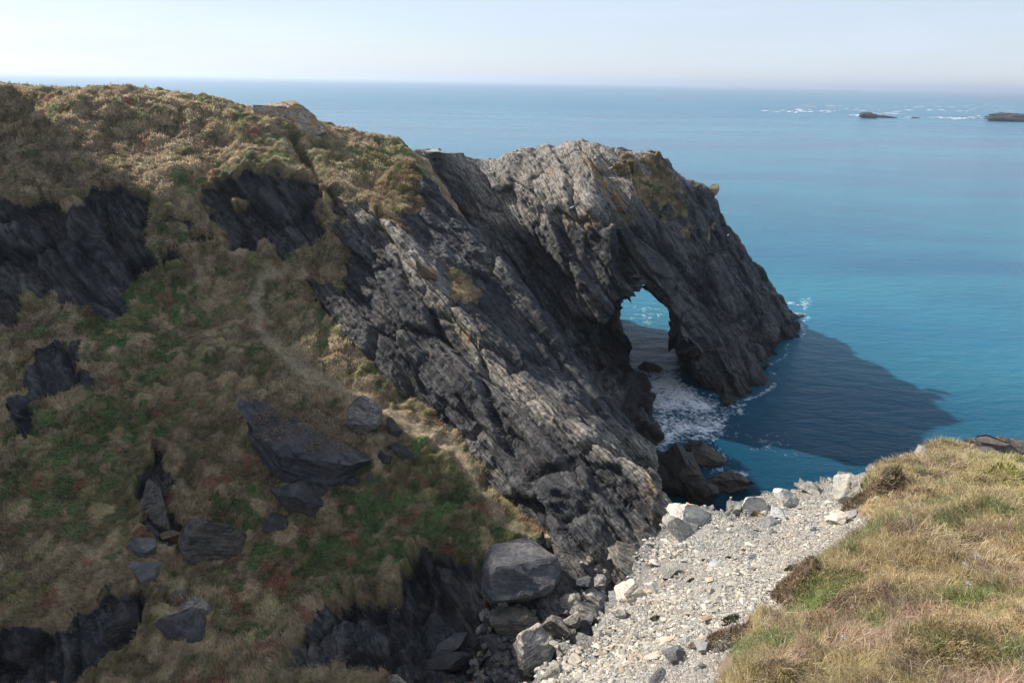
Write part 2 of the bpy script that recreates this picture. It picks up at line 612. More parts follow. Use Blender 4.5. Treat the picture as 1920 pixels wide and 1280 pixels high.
# ------------------------------------------------------------------ sea
def sea_mat():
    m = NT('sea_water')
    p = m.pos()
    xyz = m.sep(p)
    dist = m.math('SQRT', m.math('ADD', m.math('POWER', xyz[0], 2.0), m.math('POWER', xyz[1], 2.0)))
    big = m.noise(m.mapping(p, scale=(.006, .020, .01), rot=(0, 0, .25)), 1.0, 5, .55, .4)
    mid = m.noise(m.mapping(p, scale=(.03, .07, .05), rot=(0, 0, .3)), 1.0, 4, .55)
    col = m.mix(m.rng(m.math('ADD', big, m.math('MULTIPLY', m.math('SUBTRACT', mid, .5), .35)), .40, .60), (.008, .088, .155), (.020, .138, .198))
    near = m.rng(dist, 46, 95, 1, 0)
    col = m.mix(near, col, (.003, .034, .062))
    # waves
    rp = m.mapping(p, rot=(0, 0, .35), scale=(.55, 1.25, 1))
    w1 = m.noise(rp, .55, 3, .5, .3)
    w2 = m.noise(rp, 1.7, 4, .6, .2)
    w3 = m.noise(m.mapping(p, rot=(0, 0, -.3), scale=(1, 1.8, 1)), 3.8, 3, .6)
    h = m.math('ADD', m.math('MULTIPLY', w1, .75), m.math('ADD', m.math('MULTIPLY', w2, .32), m.math('MULTIPLY', w3, .12)))
    slick = m.rng(m.math('ADD', big, m.math('MULTIPLY', mid, .3)), .55, .75, .55, 1.0)
    bstr = m.math('MULTIPLY', m.rng(dist, 60, 900, 1.0, .35), slick)
    b = m.n('ShaderNodeBump')
    m.set(b.inputs['Height'], h)
    m.set(b.inputs['Strength'], bstr)
    b.inputs['Distance'].default_value = .45
    # foam
    fa = m.attr('foam')
    f1 = m.noise(p, 1.1, 6, .65, 1.2)
    f2 = m.math('ABSOLUTE', m.math('SUBTRACT', m.noise(p, .8, 5, .6, 1.4), .5))
    lace = m.math('SUBTRACT', 1.0, m.rng(f2, 0, .13))
    f3 = m.math('ABSOLUTE', m.math('SUBTRACT', m.noise(p, 2.1, 5, .6, 1.8), .5))
    lace = m.math('MAXIMUM', lace, m.math('MULTIPLY', m.math('SUBTRACT', 1.0, m.rng(f3, 0, .10)), .8))
    fm = m.math('ADD', m.math('MULTIPLY', lace, .65), m.math('MULTIPLY', m.rng(f1, .40, .66), .5))
    ff = m.rng(m.math('ADD', fm, m.math('SUBTRACT', m.math('MULTIPLY', fa, 1.2), 1.0)), .18, .75)
    ff = m.math('MULTIPLY', ff, m.rng(fa, .03, .2))
    col = m.mix(ff, col, (.66, .69, .72))
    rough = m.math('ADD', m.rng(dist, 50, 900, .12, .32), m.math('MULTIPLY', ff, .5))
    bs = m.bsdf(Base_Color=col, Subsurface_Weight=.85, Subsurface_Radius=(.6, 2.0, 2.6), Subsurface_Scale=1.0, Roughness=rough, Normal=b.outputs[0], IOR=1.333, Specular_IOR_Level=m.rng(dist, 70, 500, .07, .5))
    return m.mat


def axis(lo, hi, step, far):
    a = list(np.arange(lo, hi, step))
    d, v = step, a[-1]
    while v < far:
        d *= 1.25
        v += d
        a.append(v)
    d, v = step, a[0]
    while v > -far:
        d *= 1.25
        v -= d
        a.insert(0, v)
    return np.array(a)


sx = axis(-2, 48, .35, 60000)
sy = axis(24, 100, .35, 60000)
X, Y = np.meshgrid(sx, sy, indexing='ij')
SV = np.stack([X.ravel(), Y.ravel(), np.zeros(X.size)], 1)
spx, spy = to_px(SV)
foam = np.zeros(len(SV))


def foam_poly(poly, soft, amt):
    global foam
    w = np.zeros(len(SV))
    k = (SV[:, 0] > -5) & (SV[:, 0] < 60) & (SV[:, 1] > 24) & (SV[:, 1] < 110)
    d = inpoly(spx[k], spy[k], poly)
    w[k] = sstep(-soft, soft, d) * amt
    foam = np.maximum(foam, w)


foam_poly([(1185, 690), (1260, 690), (1300, 730), (1350, 760), (1330, 780), (1225, 775)], 22, .88)
foam_poly([(1215, 770), (1350, 770), (1370, 800), (1330, 840), (1290, 830), (1240, 850), (1215, 850)], 26, .72)
foam_poly([(1170, 560), (1240, 570), (1240, 640), (1270, 690), (1180, 690)], 14, .30)
foam_poly([(1330, 740), (1400, 750), (1405, 775), (1350, 800)], 16, .50)
foam_poly([(1270, 830), (1350, 835), (1375, 870), (1330, 880), (1270, 860)], 16, .58)
foam_poly([(1320, 865), (1400, 875), (1420, 905), (1390, 925), (1340, 935), (1320, 900)], 16, .40)
foam_poly([(1500, 560), (1520, 555), (1522, 570), (1505, 590)], 9, .55)
foam_poly([(1330, 790), (1480, 810), (1500, 860), (1400, 850)], 40, .36)
SEA_LATE = True
def make_sea():
  return mesh_from('sea', SV, grid_faces(len(sx), len(sy)), sea_mat(), {'foam': foam})

# ------------------------------------------------------------------ hillside across the cove
hp = []
for px, py, y in [
    (0, 183, 50), (150, 183, 50), (300, 191, 51), (400, 204, 52), (480, 217, 53), (600, 253, 54), (700, 277, 55), (770, 290, 57),
    (0, 230, 48.3), (150, 232, 48.3), (300, 240, 49), (430, 262, 49.5), (520, 262, 51), (640, 290, 51.5), (740, 320, 53.5),
    (0, 290, 45.5), (150, 290, 45.6), (300, 290, 46.2), (430, 310, 46.5), (560, 300, 49), (600, 320, 48.6), (660, 330, 49.5), (720, 350, 51),
    (0, 355, 42.6), (130, 370, 42.2), (240, 348, 43), (330, 352, 43), (430, 328, 45), (520, 340, 45.2), (590, 360, 45.6), (640, 372, 45.4),
    (300, 420, 41.0), (340, 470, 40.6), (400, 440, 43.0),
    (0, 480, 38.6), (150, 480, 39.0), (250, 500, 39.2), (0, 560, 36.6), (120, 570, 36.6), (220, 590, 37.0),
    (480, 430, 43.4), (560, 430, 43.9), (440, 480, 41.9), (540, 490, 42.6),
    (300, 560, 38.3), (400, 540, 40.4), (480, 520, 41.3), (300, 640, 35.6), (480, 640, 37), (620, 640, 38),
    (0, 640, 33.6), (100, 640, 34.0), (0, 740, 30.4), (100, 740, 31.0), (220, 720, 32.4), (380, 720, 33.2), (600, 720, 34.6), (700, 720, 35.5),
    (0, 850, 27.4), (150, 850, 27.8), (300, 820, 30), (450, 800, 31.3), (640, 780, 32.5), (760, 790, 33), (850, 880, 30.2),
    (250, 950, 26.0), (320, 950, 26.8), (440, 900, 28.6), (600, 950, 27.6), (750, 930, 28.6), (0, 1000, 24.2), (150, 1000, 24.6), (260, 1080, 23.0),
    (330, 1080, 23.8), (450, 1060, 24.7), (600, 1100, 23.9), (800, 1000, 26.6), (950, 960, 28.2), (1000, 1020, 26.3), (1060, 1040, 25.5),
    (900, 1080, 24.2), (1000, 1100, 23.6), (1100, 1100, 23.4), (0, 1150, 21.2), (150, 1180, 20.6), (300, 1180, 21.0), (450, 1180, 21.8), (560, 1200, 20.8),
    (640, 1125, 23.0), (700, 1160, 21.5), (815, 1040, 25.2), (840, 1120, 23.2), (900, 1170, 21.8), (1000, 1180, 21.5), (1080, 1180, 21.5),
    (0, 1280, 18.8), (200, 1280, 18.8), (400, 1280, 19.2), (600, 1280, 18.4), (750, 1260, 18.9), (900, 1280, 18.8), (1000, 1280, 19),
    (-70, 184, 49), (-70, 240, 47.5), (-60, 290, 45), (-60, 400, 40.3), (-60, 560, 35.6), (-60, 740, 30), (-60, 1000, 23.6), (-140, 185, 48), (-500, 100, 40), (-250, 400, 38), (-300, 700, 28), (-300, 1000, 21)]:
    P = at_y(px, py, y)
    hp.append(tuple(P))
hp += [(-40, 62, 24), (-20, 63, 22.5), (-9, 61, 22.3), (-40, 74, 14), (-20, 76, 12), (-4, 72, 8), (-60, 62, 27), (-58, 50, 29), (-52, 28, 26), (-46, 15, 22), (-44, 38, 25),
       (-30, 10, 8), (-15, 9, 6), (0, 9, 5), (6, 12, 5), (6, 18, 6), (8.5, 24, 3), (7, 30, 1), (5, 36, 2), (2, 44, 3), (3, 52, 4), (-3, 50, 12), (10, 30, -1), (12, 20, -2), (10, 12, -2), (9, 40, -2), (6, 60, 0), (-1, 46, 8), (8, 36, -3), (9, 45, -4)]
h_rbf = RBF(hp, .8)

R_ZONES = [
    [(-200, 372), (0, 360), (60, 362), (110, 365), (140, 395), (175, 360), (240, 350), (270, 385), (283, 420), (275, 470), (290, 500), (265, 530), (235, 570), (225, 600), (190, 625),
     (175, 600), (165, 580), (120, 560), (90, 555), (40, 540), (35, 600), (0, 640), (-200, 650)],
    [(55, 645), (150, 655), (155, 700), (170, 735), (150, 745), (80, 745), (60, 830), (30, 815), (30, 760), (55, 740)],
    [(385, 385), (420, 345), (445, 330), (500, 335), (560, 345), (590, 360), (615, 390), (600, 440), (560, 470), (530, 490), (500, 455), (480, 490), (450, 475), (425, 465), (405, 420)],
    [(318, 402), (360, 405), (358, 418), (320, 420)], [(355, 432), (385, 432), (385, 448), (355, 446)],
    [(300, 470), (340, 455), (345, 480), (310, 500)],
    [(530, 1280), (560, 1200), (620, 1130), (680, 1115), (750, 1120), (780, 1045), (830, 1035), (880, 1060), (912, 1090), (915, 1150), (890, 1290)],
    [(0, 1190), (60, 1180), (130, 1185), (200, 1120), (270, 1110), (290, 1160), (250, 1200), (130, 1290), (-50, 1290)],
    [(268, 920), (300, 815), (312, 900), (325, 960), (345, 1010), (300, 1030), (275, 980)],
    [(960, 1030), (1060, 1030), (1260, 1040), (1260, 1300), (900, 1300), (915, 1150), (930, 1120)],
]
R_CUT = [[(430, 375), (462, 372), (468, 400), (448, 405), (432, 395)], [(480, 460), (505, 440), (530, 480), (520, 520), (480, 520)]]
TRACK = [(548, 262), (565, 290), (590, 325), (612, 352), (628, 372), (630, 395)]
PATH = [(540, 505), (490, 525), (482, 560), (488, 610), (520, 650), (600, 715), (680, 750), (760, 800), (850, 850), (900, 905), (950, 985), (985, 1015)]

STRAW = np.array((0.430, 0.330, 0.198)); HEATH = np.array((0.246, 0.191, 0.135)); OLIVE = np.array((0.226, 0.211, 0.099)); GREEN = np.array((0.104, 0.143, 0.058))
RUST = np.array((0.271, 0.119, 0.081)); DARKB = np.array((0.123, 0.091, 0.059)); BRIGHT = np.array((.10, .165, .06))
GREENS = [(230, 590, 120, 70, .8), (280, 560, 70, 60, .8), (330, 640, 90, 60, .5), (220, 780, 90, 50, .9), (130, 830, 110, 60, .7), (70, 900, 110, 80, .5), (180, 930, 110, 60, .6), (480, 660, 40, 30, .7),
          (530, 620, 60, 40, .5), (500, 560, 60, 50, .4), (720, 960, 110, 60, .9), (640, 1040, 140, 60, .75), (820, 920, 120, 70, .6), (900, 870, 100, 60, .5), (800, 740, 100, 50, .5), (760, 690, 70, 40, .45),
          (880, 1000, 120, 60, .6), (500, 1060, 80, 60, .45), (520, 290, 70, 50, .35), (590, 290, 30, 40, .3), (700, 300, 60, 40, .3), (450, 960, 50, 30, .7), (300, 680, 60, 50, .5)]
BROWNS = [(120, 300, 200, 60, .9), (330, 280, 90, 60, .7), (60, 600, 80, 60, .6), (330, 900, 70, 90, .4), (560, 800, 140, 50, .7), (310, 440, 50, 90, .6), (600, 400, 40, 40, .4), (420, 1120, 80, 60, .3)]


def turf_tint(V, px, py):
    n1 = fbm(V * .28, 3, seed=21)
    n2 = fbm(V * 1.1, 3, seed=22)
    n3 = fbm(V * 2.2, 2, seed=23)
    g = np.zeros(len(V)); b = np.zeros(len(V))
    for cx, cy, rx, ry, a in GREENS:
        g = np.maximum(g, a * np.exp(-(((px - cx) / rx) ** 2 + ((py - cy) / ry) ** 2) * .8))
    for cx, cy, rx, ry, a in BROWNS:
        b = np.maximum(b, a * np.exp(-(((px - cx) / rx) ** 2 + ((py - cy) / ry) ** 2) * .8))
    base = STRAW * .55 + HEATH * .45
    c = np.repeat(base[None], len(V), 0)
    L = lambda c, t, w: c * (1 - w[:, None]) + t[None] * w[:, None]
    c = L(c, STRAW, sstep(.0, .8, n1) * .8)
    c = L(c, OLIVE, sstep(-.1, .7, n2 + .35 * n1 + .9 * g - .35) * .85)
    c = L(c, HEATH, np.clip(b + .35 * n2, 0, 1) * .8)
    c = L(c, GREEN, sstep(.25, .75, n3 * .8 + g * 1.15 - .25) * .9)
    dcell, ra, rb = cells(V * 1.15 + .35 * np.stack([n2, n3, n2 * .5], 1), 3)
    wg = np.clip(g * 1.1 + .25 * n1, 0, 1)
    c = L(c, GREEN, (ra < wg * .62) * .85 * sstep(.62, .45, dcell))
    c = L(c, BRIGHT, (ra < wg * .10) * .7 * sstep(.60, .40, dcell))
    c = L(c, OLIVE * 1.15, ((ra > .62) & (rb < .45)) * .6)
    c = c * (.72 + .62 * rb)[:, None] * (1.0 - .30 * sstep(.38, .66, dcell))[:, None]
    low = sstep(760, 950, py) * sstep(380, 520, px)
    c = L(c, RUST, sstep(.50, .85, fbm(V * .9, 3, seed=31) + .35 * low - .12) * .75)
    c = L(c, BRIGHT, sstep(.75, 1.0, g * 1.0 + n3 * .35 - .05) * .7)
    return c


DX = .11
gx = np.arange(-62, 12, DX)
gy = np.arange(8.5, 77, DX)
X, Y = np.meshgrid(gx, gy, indexing='ij')
XY = np.stack([X.ravel(), Y.ravel()], 1)
Z = h_rbf(XY)
Z = np.maximum(Z, 49.4 - 2.4 * np.maximum(XY[:, 0] + 50, 0) - .3 * np.maximum(-XY[:, 0] - 50, 0) - 7.0 * np.maximum(XY[:, 1] - 55.5, 0) - .3 * np.maximum(25 - XY[:, 1], 0))   # unseen hill added left of the view, shaped to shade the valley
HB = np.stack([X.ravel(), Y.ravel(), Z], 1)
hF = grid_faces(len(gx), len(gy))
Zg = Z.reshape(X.shape)
dzx, dzy = np.gradient(Zg, DX)
N = np.stack([-dzx.ravel(), -dzy.ravel(), np.ones(Z.size)], 1)
N /= np.linalg.norm(N, axis=1, keepdims=True)
px, py = to_px(HB)
wob = fbm(HB * .7, 4, .62, seed=41) * 24
wob2 = fbm(HB * .7, 4, .62, seed=44) * 24
vis = (px > -260) & (px < 1350) & (py > 150) & (py < 1500) & (HB[:, 1] < 60)
rock = np.full(len(HB), -50.0)
for zpoly in R_ZONES:
    rock[vis] = np.maximum(rock[vis], inpoly(px[vis] + wob[vis], py[vis] + wob2[vis], zpoly))
for zpoly in R_CUT:
    rock[vis] = np.minimum(rock[vis], -inpoly(px[vis] + wob[vis] * .5, py[vis] + wob2[vis] * .5, zpoly))
steep = 1 - N[:, 2]
rock = np.where(vis, rock, np.where(steep > .45, 20, -30))
rw = sstep(-9, 9, rock)
q = HB @ BED.T
f1, c1 = facet(q / np.array([3.2, 2.6, 1.1]), 1)
f2, c2 = facet(q / np.array([1.1, .9, .34]), 2)
strat = fbm(q * np.array([.3, .4, 3.2]), 4, seed=51)
f0, c0 = facet(q / np.array([5.5, 4.2, 2.2]), 9)
d_rock = .75 * f0 - .30 * (1 - c0) ** 2 + .30 * f1 + .08 * f2 + .75 * slate(q, 3) + .06 * strat - .03 * (1 - c1) - .02 * (1 - c2) - .35
_c = cells(HB * 1.15 + .35 * np.stack([fbm(HB * 1.1, 3, seed=22), fbm(HB * 2.2, 2, seed=23), fbm(HB * 1.1, 3, seed=22) * .5], 1), 3)
d_grass = .25 * billow(HB * .55, 2, 61) + .26 * np.sqrt(np.clip(1 - (_c[0] / .75) ** 2, 0, 1)) * (.35 + .9 * _c[1]) - .1 + .12 * billow(HB * 1.5, 2, 62) + .06 * fbm(HB * 4, 2, seed=63) - .15 + .35 * fbm(HB * .22, 2, seed=64)
tr = polydist(px, py, TRACK)
trw = np.exp(-(tr / 7.5) ** 2) * (vis & (HB[:, 1] > 40))
pw = np.exp(-(polydist(px + wob * .4, py + wob2 * .4, PATH) / 11.0) ** 2) * vis
pile = sstep(-20, 25, np.where(vis, inpoly(px, py, R_ZONES[9]), -50))
d_rock = d_rock * (1 - .75 * pile)
lip = np.exp(-((rock + 8) / 9.0) ** 2) * .38
disp = rw * d_rock * 1.25 + (1 - rw) * (d_grass * (1 - .6 * pw) + lip) - .85 * trw - .06 * pw
HV = HB + N * disp[:, None]
tint = turf_tint(HB, px, py)
tint = tint * (1 - pw[:, None] * .8) + np.array((.40, .33, .23)) * pw[:, None] * .8
tint = tint * (1 - trw[:, None] * .8) + np.array((.05, .038, .026)) * trw[:, None] * .8
hill_me = mesh_from('hillside', HV, hF, M_HILL, {'rock': rw, 'rib': rib_of(d_rock, Zg.shape, 4) * rw, 'tint': tint, 'lich': np.clip(fbm(HB * .4, 2, seed=71), 0, 1) * .2})
hill = tag(link('hillside', hill_me), kind='structure')
HILL = HF(gx[0], gy[0], DX, HV[:, 2].reshape(X.shape))
HILL_DATA = dict(V=HV, N=N, rw=rw, px=px, py=py, tint=tint, pw=pw, trw=trw)

# ------------------------------------------------------------------ the slabby rock ridge between valley and cove
base_px = [(545, 480, 43), (600, 560, 40.5), (650, 625, 38.5), (720, 680, 36.4), (800, 705, 35.2), (880, 790, 32.4), (950, 870, 30.2), (1000, 960, 27.8), (1060, 1045, 25.4), (1150, 1055, 24.8), (1235, 1055, 24.6)]
crest_px = [(640, 375, 45.2), (700, 400, 43.6), (745, 450, 41.8), (785, 500, 40.2), (850, 590, 37.0), (900, 645, 35.0), (960, 722, 32.3), (1030, 770, 30.4), (1110, 815, 29.0), (1170, 845, 28.2), (1225, 880, 27.4), (1250, 960, 26.2), (1246, 1010, 25.6)]
slab_px = [(900, 540, 41.6), (980, 640, 38.2), (1050, 720, 35.2), (820, 420, 46.6), (1130, 790, 32.6), (760, 380, 46.8), (700, 360, 48.0), (860, 480, 43.8), (940, 590, 40.0), (780, 430, 44)]
edge_px = [(760, 305, 53), (800, 335, 52.4), (850, 390, 51), (900, 450, 49.4), (950, 495, 47.8), (1000, 545, 46), (1050, 625, 43.6), (1090, 700, 41.4), (1112, 745, 40.2), (1160, 795, 39.6), (1215, 840, 39.4)]
mid_px = [(640, 480, 43.2), (700, 560, 39.6), (760, 620, 37.2), (690, 470, 42.6), (1000, 860, 29.2), (1060, 930, 27.4), (1130, 950, 26.6), (1190, 960, 26.2), (1100, 1000, 25.6), (1190, 1010, 25.3), (860, 720, 33.7)]
rp = []
for lst in (base_px, crest_px, slab_px, edge_px, mid_px):
    for a in lst:
        rp.append(tuple(at_y(*a)))
bl = np.array([at_y(*a) for a in base_px])
for k in range(len(bl)):
    a, b = bl[max(0, k - 1)], bl[min(len(bl) - 1, k + 1)]
    t = (b - a)[:2]; t /= np.linalg.norm(t)
    o = np.array([t[1], -t[0]])
    if o[0] > 0: o = -o
    if k >= 9: o = np.array([0, -1.0])
    rp.append((bl[k][0] + o[0] * 1.6, bl[k][1] + o[1] * 1.6, bl[k][2] - 2.2))
    rp.append((bl[k][0] + o[0] * 4, bl[k][1] + o[1] * 4, bl[k][2] - 6))
for a in edge_px:
    P = at_y(*a)
    rp.append((P[0] + 1.3, P[1] + 1.0, max(-2, P[2] - 5.0)))
    rp.append((P[0] + 3.0, P[1] + 2.6, max(-3, P[2] - 13)))
for a in crest_px[-3:]:
    P = at_y(*a)
    rp.append((P[0] + 1.0, P[1] + .4, P[2] - 4))
    rp.append((P[0] + 2.4, P[1] + .8, -2))
rp += [(13.5, 44, -1), (12, 47, -1.5), (14, 40, -2.5), (11, 36, -1), (11, 30, -2.5), (-10, 54, 17), (-6, 58, 14), (8, 41, 3.5), (10, 41, 1.8)]
r_rbf = RBF(rp, .35)
DR = .07
gx = np.arange(-16, 17, DR)
gy = np.arange(21.5, 58, DR)
X, Y = np.meshgrid(gx, gy, indexing='ij')
XY = np.stack([X.ravel(), Y.ravel()], 1)
Z = r_rbf(XY)
Z = np.maximum(Z, -4)
RB = np.stack([X.ravel(), Y.ravel(), Z], 1)
rF = grid_faces(len(gx), len(gy))
dzx, dzy = np.gradient(Z.reshape(X.shape), DR)
N = np.stack([-dzx.ravel(), -dzy.ravel(), np.ones(Z.size)], 1)
N /= np.linalg.norm(N, axis=1, keepdims=True)
q = RB @ BED.T
f1, c1 = facet(q / np.array([4.0, 3.0, .9]), 3)
f2, c2 = facet(q / np.array([1.2, .9, .30]), 4)
strat = fbm(q * np.array([.25, .35, 3.0]), 4, seed=81)
f0, c0 = facet(q / np.array([7.0, 4.0, 1.5]), 15)
d = .60 * f0 - .34 * (1 - c0) ** 2 + .22 * f1 + .07 * f2 + .85 * slate(q, 13) + .06 * strat - .04 * (1 - c1) - .02 * (1 - c2) + .06 * fbm(RB * 3, 3, seed=83)
px, py = to_px(RB)
G_ON_RIDGE = [[(560, 250), (660, 270), (770, 290), (840, 330), (780, 335), (800, 390), (790, 400), (740, 395), (690, 365), (650, 372), (600, 340)],
              [(690, 370), (720, 380), (780, 440), (765, 440), (700, 400)],
              [(840, 500), (880, 520), (900, 560), (880, 570), (850, 545)]]
wob = fbm(RB * .9, 3, seed=85) * 10
gr = np.full(len(RB), -60.0)
for zp in G_ON_RIDGE:
    gr = np.maximum(gr, inpoly(px + wob, py + wob, zp))
gr += 26 * np.clip(fbm(RB * .7, 3, seed=86) - .55, 0, 1) * (N[:, 2] > .6)
grw = sstep(-6, 6, gr)
dg = .14 * billow(RB * 1.2, 2, 62) + .05 * fbm(RB * 4, 2, seed=63) - .10
RV = RB + N * (d * (1 - grw) + dg * grw)[:, None]
# cut away cells that lie under the sea or deep inside the hill
hz = h_rbf(XY)
keepv = (RV[:, 2] > -2.0) & (RV[:, 2] > hz - 2.5)
keepv_r = keepv
keepf = keepv[rF].all(1)
used = np.zeros(len(RV), bool); used[rF[keepf]] = True
remap = np.cumsum(used) - 1
cre = np.exp(-((polydist(px, py, [(c[0], c[1]) for c in crest_px])) / 26.0) ** 2)  # crest paled for sunlight as well as lichen, put into the rock colour
rtint = turf_tint(RB, px, py)
ridge_me = mesh_from('rock_ridge', RV[used], remap[rF[keepf]], M_HILL,
                     {'rock': (1 - grw)[used], 'rib': (rib_of(d, X.shape, 6) * (1 - grw))[used], 'tint': rtint[used], 'lich': (np.clip(cre * 1.0 + .4 * np.clip(fbm(RB * .35, 2, seed=88), 0, 1), 0, 1))[used],
                      'orange': (cre * .5 * (fbm(RB * .3, 2, seed=89) > .25))[used]})
ridge = tag(link('rock_ridge', ridge_me), 'long dark slate ridge sloping down between the grassy valley and the sea cove', 'rock ridge')
Zr = np.where(used, RV[:, 2], -9).reshape(X.shape)
RIDGE = HF(gx[0], gy[0], DR, Zr)
RIDGE_DATA = dict(V=RV, N=N, g=grw, px=px, py=py, tint=rtint)


# ------------------------------------------------------------------ sea arch headland (solid field, tunnel cut right through)
def surface_nets(F, org, h):
    s = F < 0
    c = np.zeros(tuple(n - 1 for n in F.shape), np.int8)
    for dx in (0, 1):
        for dy in (0, 1):
            for dz in (0, 1):
                c += s[dx:F.shape[0] - 1 + dx, dy:F.shape[1] - 1 + dy, dz:F.shape[2] - 1 + dz]
    act = (c > 0) & (c < 8)
    idx = np.full(act.shape, -1, np.int64)
    I = np.argwhere(act)
    idx[act] = np.arange(len(I))
    acc = np.zeros((len(I), 3)); cnt = np.zeros(len(I))
    for ax in range(3):
        o = [a for a in range(3) if a != ax]
        for u in (0, 1):
            for v in (0, 1):
                A = I.copy(); A[:, o[0]] += u; A[:, o[1]] += v
                B = A.copy(); B[:, ax] += 1
                fa = F[A[:, 0], A[:, 1], A[:, 2]]; fb = F[B[:, 0], B[:, 1], B[:, 2]]
                m = (fa < 0) != (fb < 0)
                t = np.where(m, fa / np.where(m, fa - fb, 1), 0)
                P = A.astype(float); P[:, ax] += t
                acc[m] += P[m]; cnt[m] += 1
    V = org + (acc / cnt[:, None]) * h
    quads = []
    for ax in range(3):
        o = [(ax + 1) % 3, (ax + 2) % 3]
        sl = [slice(1, -1)] * 3
        sl[ax] = slice(0, F.shape[ax] - 1)
        sl2 = list(sl); sl2[ax] = slice(1, F.shape[ax])
        a = s[tuple(sl)]; b = s[tuple(sl2)]
        for sg in (0, 1):
            E = np.argwhere((a & ~b) if sg == 0 else (~a & b))
            for k in range(3):
                if k != ax: E[:, k] += 1
            def cell(du, dv):
                C = E.copy(); C[:, o[0]] += du; C[:, o[1]] += dv
                return idx[C[:, 0], C[:, 1], C[:, 2]]
            q4 = np.stack([cell(-1, -1), cell(0, -1), cell(0, 0), cell(-1, 0)], 1)
            quads.append(q4 if sg == 0 else q4[:, ::-1])
    Q = np.concatenate(quads)
    return V, Q[(Q >= 0).all(1)]


ap = []
for a in [(800, 281, 63), (835, 277, 66), (870, 276, 68.5), (950, 283, 67.5), (1030, 287, 65.4), (1090, 283, 63), (1160, 267, 65.5), (1240, 268, 69), (1272, 292, 69.5),
          (820, 340, 64), (850, 400, 65), (880, 400, 65.6), (930, 430, 64.6), (1000, 430, 62.4), (1060, 425, 60.6), (900, 330, 67.2), (980, 350, 64.6), (1060, 350, 62.2), (1100, 405, 59.4), (1120, 340, 61), (1150, 420, 58),
          (1000, 520, 61), (1060, 560, 58.8), (1110, 560, 57.6), (1150, 480, 57.4), (1150, 550, 57), (1200, 350, 64.5), (1180, 400, 60.6), (1200, 450, 60.4), (1200, 520, 58.8),
          (1240, 560, 59), (1290, 640, 58.6), (1290, 345, 69), (1330, 352, 72), (1365, 400, 73.2), (1410, 470, 75), (1460, 532, 79), (1300, 450, 66), (1300, 560, 62.5), (1380, 520, 70), (1380, 600, 65), (1380, 680, 61.2),
          (1450, 600, 72), (1430, 640, 66)]:
    ap.append(tuple(at_y(*a)))
for px_, py_, z_ in [(1350, 752, 0), (1310, 730, .3), (1420, 738, 0), (1433, 690, 0), (1470, 650, 0), (1505, 622, 0), (1507, 590, 0), (1492, 570, 0)]:
    P = at_z(px_, py_, z_)
    ap.append(tuple(P))
    c = np.array([16.0, 70.0])
    o = P[:2] - c; o /= np.linalg.norm(o)
    ap.append((P[0] + o[0] * 1.5, P[1] + o[1] * 1.5, -2.5))
    ap.append((P[0] + o[0] * 5, P[1] + o[1] * 5, -5))
ap += [(4, 56.5, 6), (7.5, 56.5, 5.0), (11.3, 53.5, 3.6), (12.4, 51.2, 1.4), (13.6, 50, -1), (13.8, 55.5, 2.2), (13.6, 53.5, 1.6), (12, 59, 4.5), (10, 60, 5.5), (12, 56, 3.8), (9, 55, 4), (6, 53, 1.5), (8, 50, -1), (11, 47.5, -2.5), (3, 56, 2), (0, 59, 5), (5, 50, -2), (15, 52, -3), (16, 55.5, -2),
       (0, 50, 3), (-12, 60, 22.6), (-9, 64, 22.6), (-7, 67, 22.4), (-12, 70, 19.5), (-12, 80, 5), (-12, 54, 16), (-6, 54, 12), (0, 75, 18), (10, 76, 17), (18, 77, 13), (24, 81, 9), (0, 79, 9), (10, 80.5, 7), (17, 81, 3), (26, 87, 2), (33, 88, -1), (0, 84, -2), (10, 84, -2), (17, 84, -3), (26, 91, -3), (38, 88, -4),
       (14.5, 57.5, 9.5), (17, 58.2, 5)]
a_rbf = RBF(ap, .45)
HA = .15
ax_ = np.arange(-12, 41, HA); ay_ = np.arange(46, 93, HA); az_ = np.arange(-1.2, 24.5, HA)
X, Y = np.meshgrid(ax_, ay_, indexing='ij')
Zb = a_rbf(np.stack([X.ravel(), Y.ravel()], 1)).reshape(X.shape)
gxa, gya = np.gradient(Zb, HA)
slope = np.sqrt(1 + gxa ** 2 + gya ** 2)
F3 = (az_[None, None, :] - Zb[:, :, None]) / np.minimum(slope, 4)[:, :, None]
F3 = F3.astype(np.float32)
# tunnel: leaning right wall, upright left wall, pointed roof
t = np.clip((Y - 58) / 22, -.3, 1.2)
xl = 7.2 + 6.3 * t + .5 * np.sin(Y * .9)
xr0 = np.where(Y < 63, 19.2 - (Y - 57.6) * .15, 18.4)
xr9 = 13.5 + 4.9 * t
xr0 = xr0 + np.clip(Y - 70, 0, 20) * .22
xr9 = xr9 + np.clip(Y - 68, 0, 20) * .22
for k, z in enumerate(az_):
    zz = np.clip(z / 9.5, 0, 1)
    low = sstep(3.4, .8, z)
    xlk = xl * (1 - low) + np.interp(Y, [48, 50, 55, 59, 63, 66, 77, 82, 95], [11.9, 12.2, 13.2, 13.6, 13.3, 13.0, 13.4, 13.8, 14]) * low + zz ** 3 * 1.0
    xrk = xr0 * (1 - zz) + xr9 * zz
    cx = xr9 - 2.1
    roof = 10.7 - np.clip(cx - X, 0, 9) * .52 - np.clip(X - cx, 0, 9) * 1.25 + .5 * np.sin(X * 2.1) * np.sin(Y * .7)
    tun = np.maximum(np.maximum(xlk - X, X - xrk), (z - roof) * .8)
    F3[:, :, k] = np.maximum(F3[:, :, k], -tun)
F3[0] = np.maximum(F3[0], .05); F3[-1] = .5; F3[:, 0] = .5; F3[:, -1] = .5
AV, AF = surface_nets(F3, np.array([ax_[0], ay_[0], az_[0]]), HA)
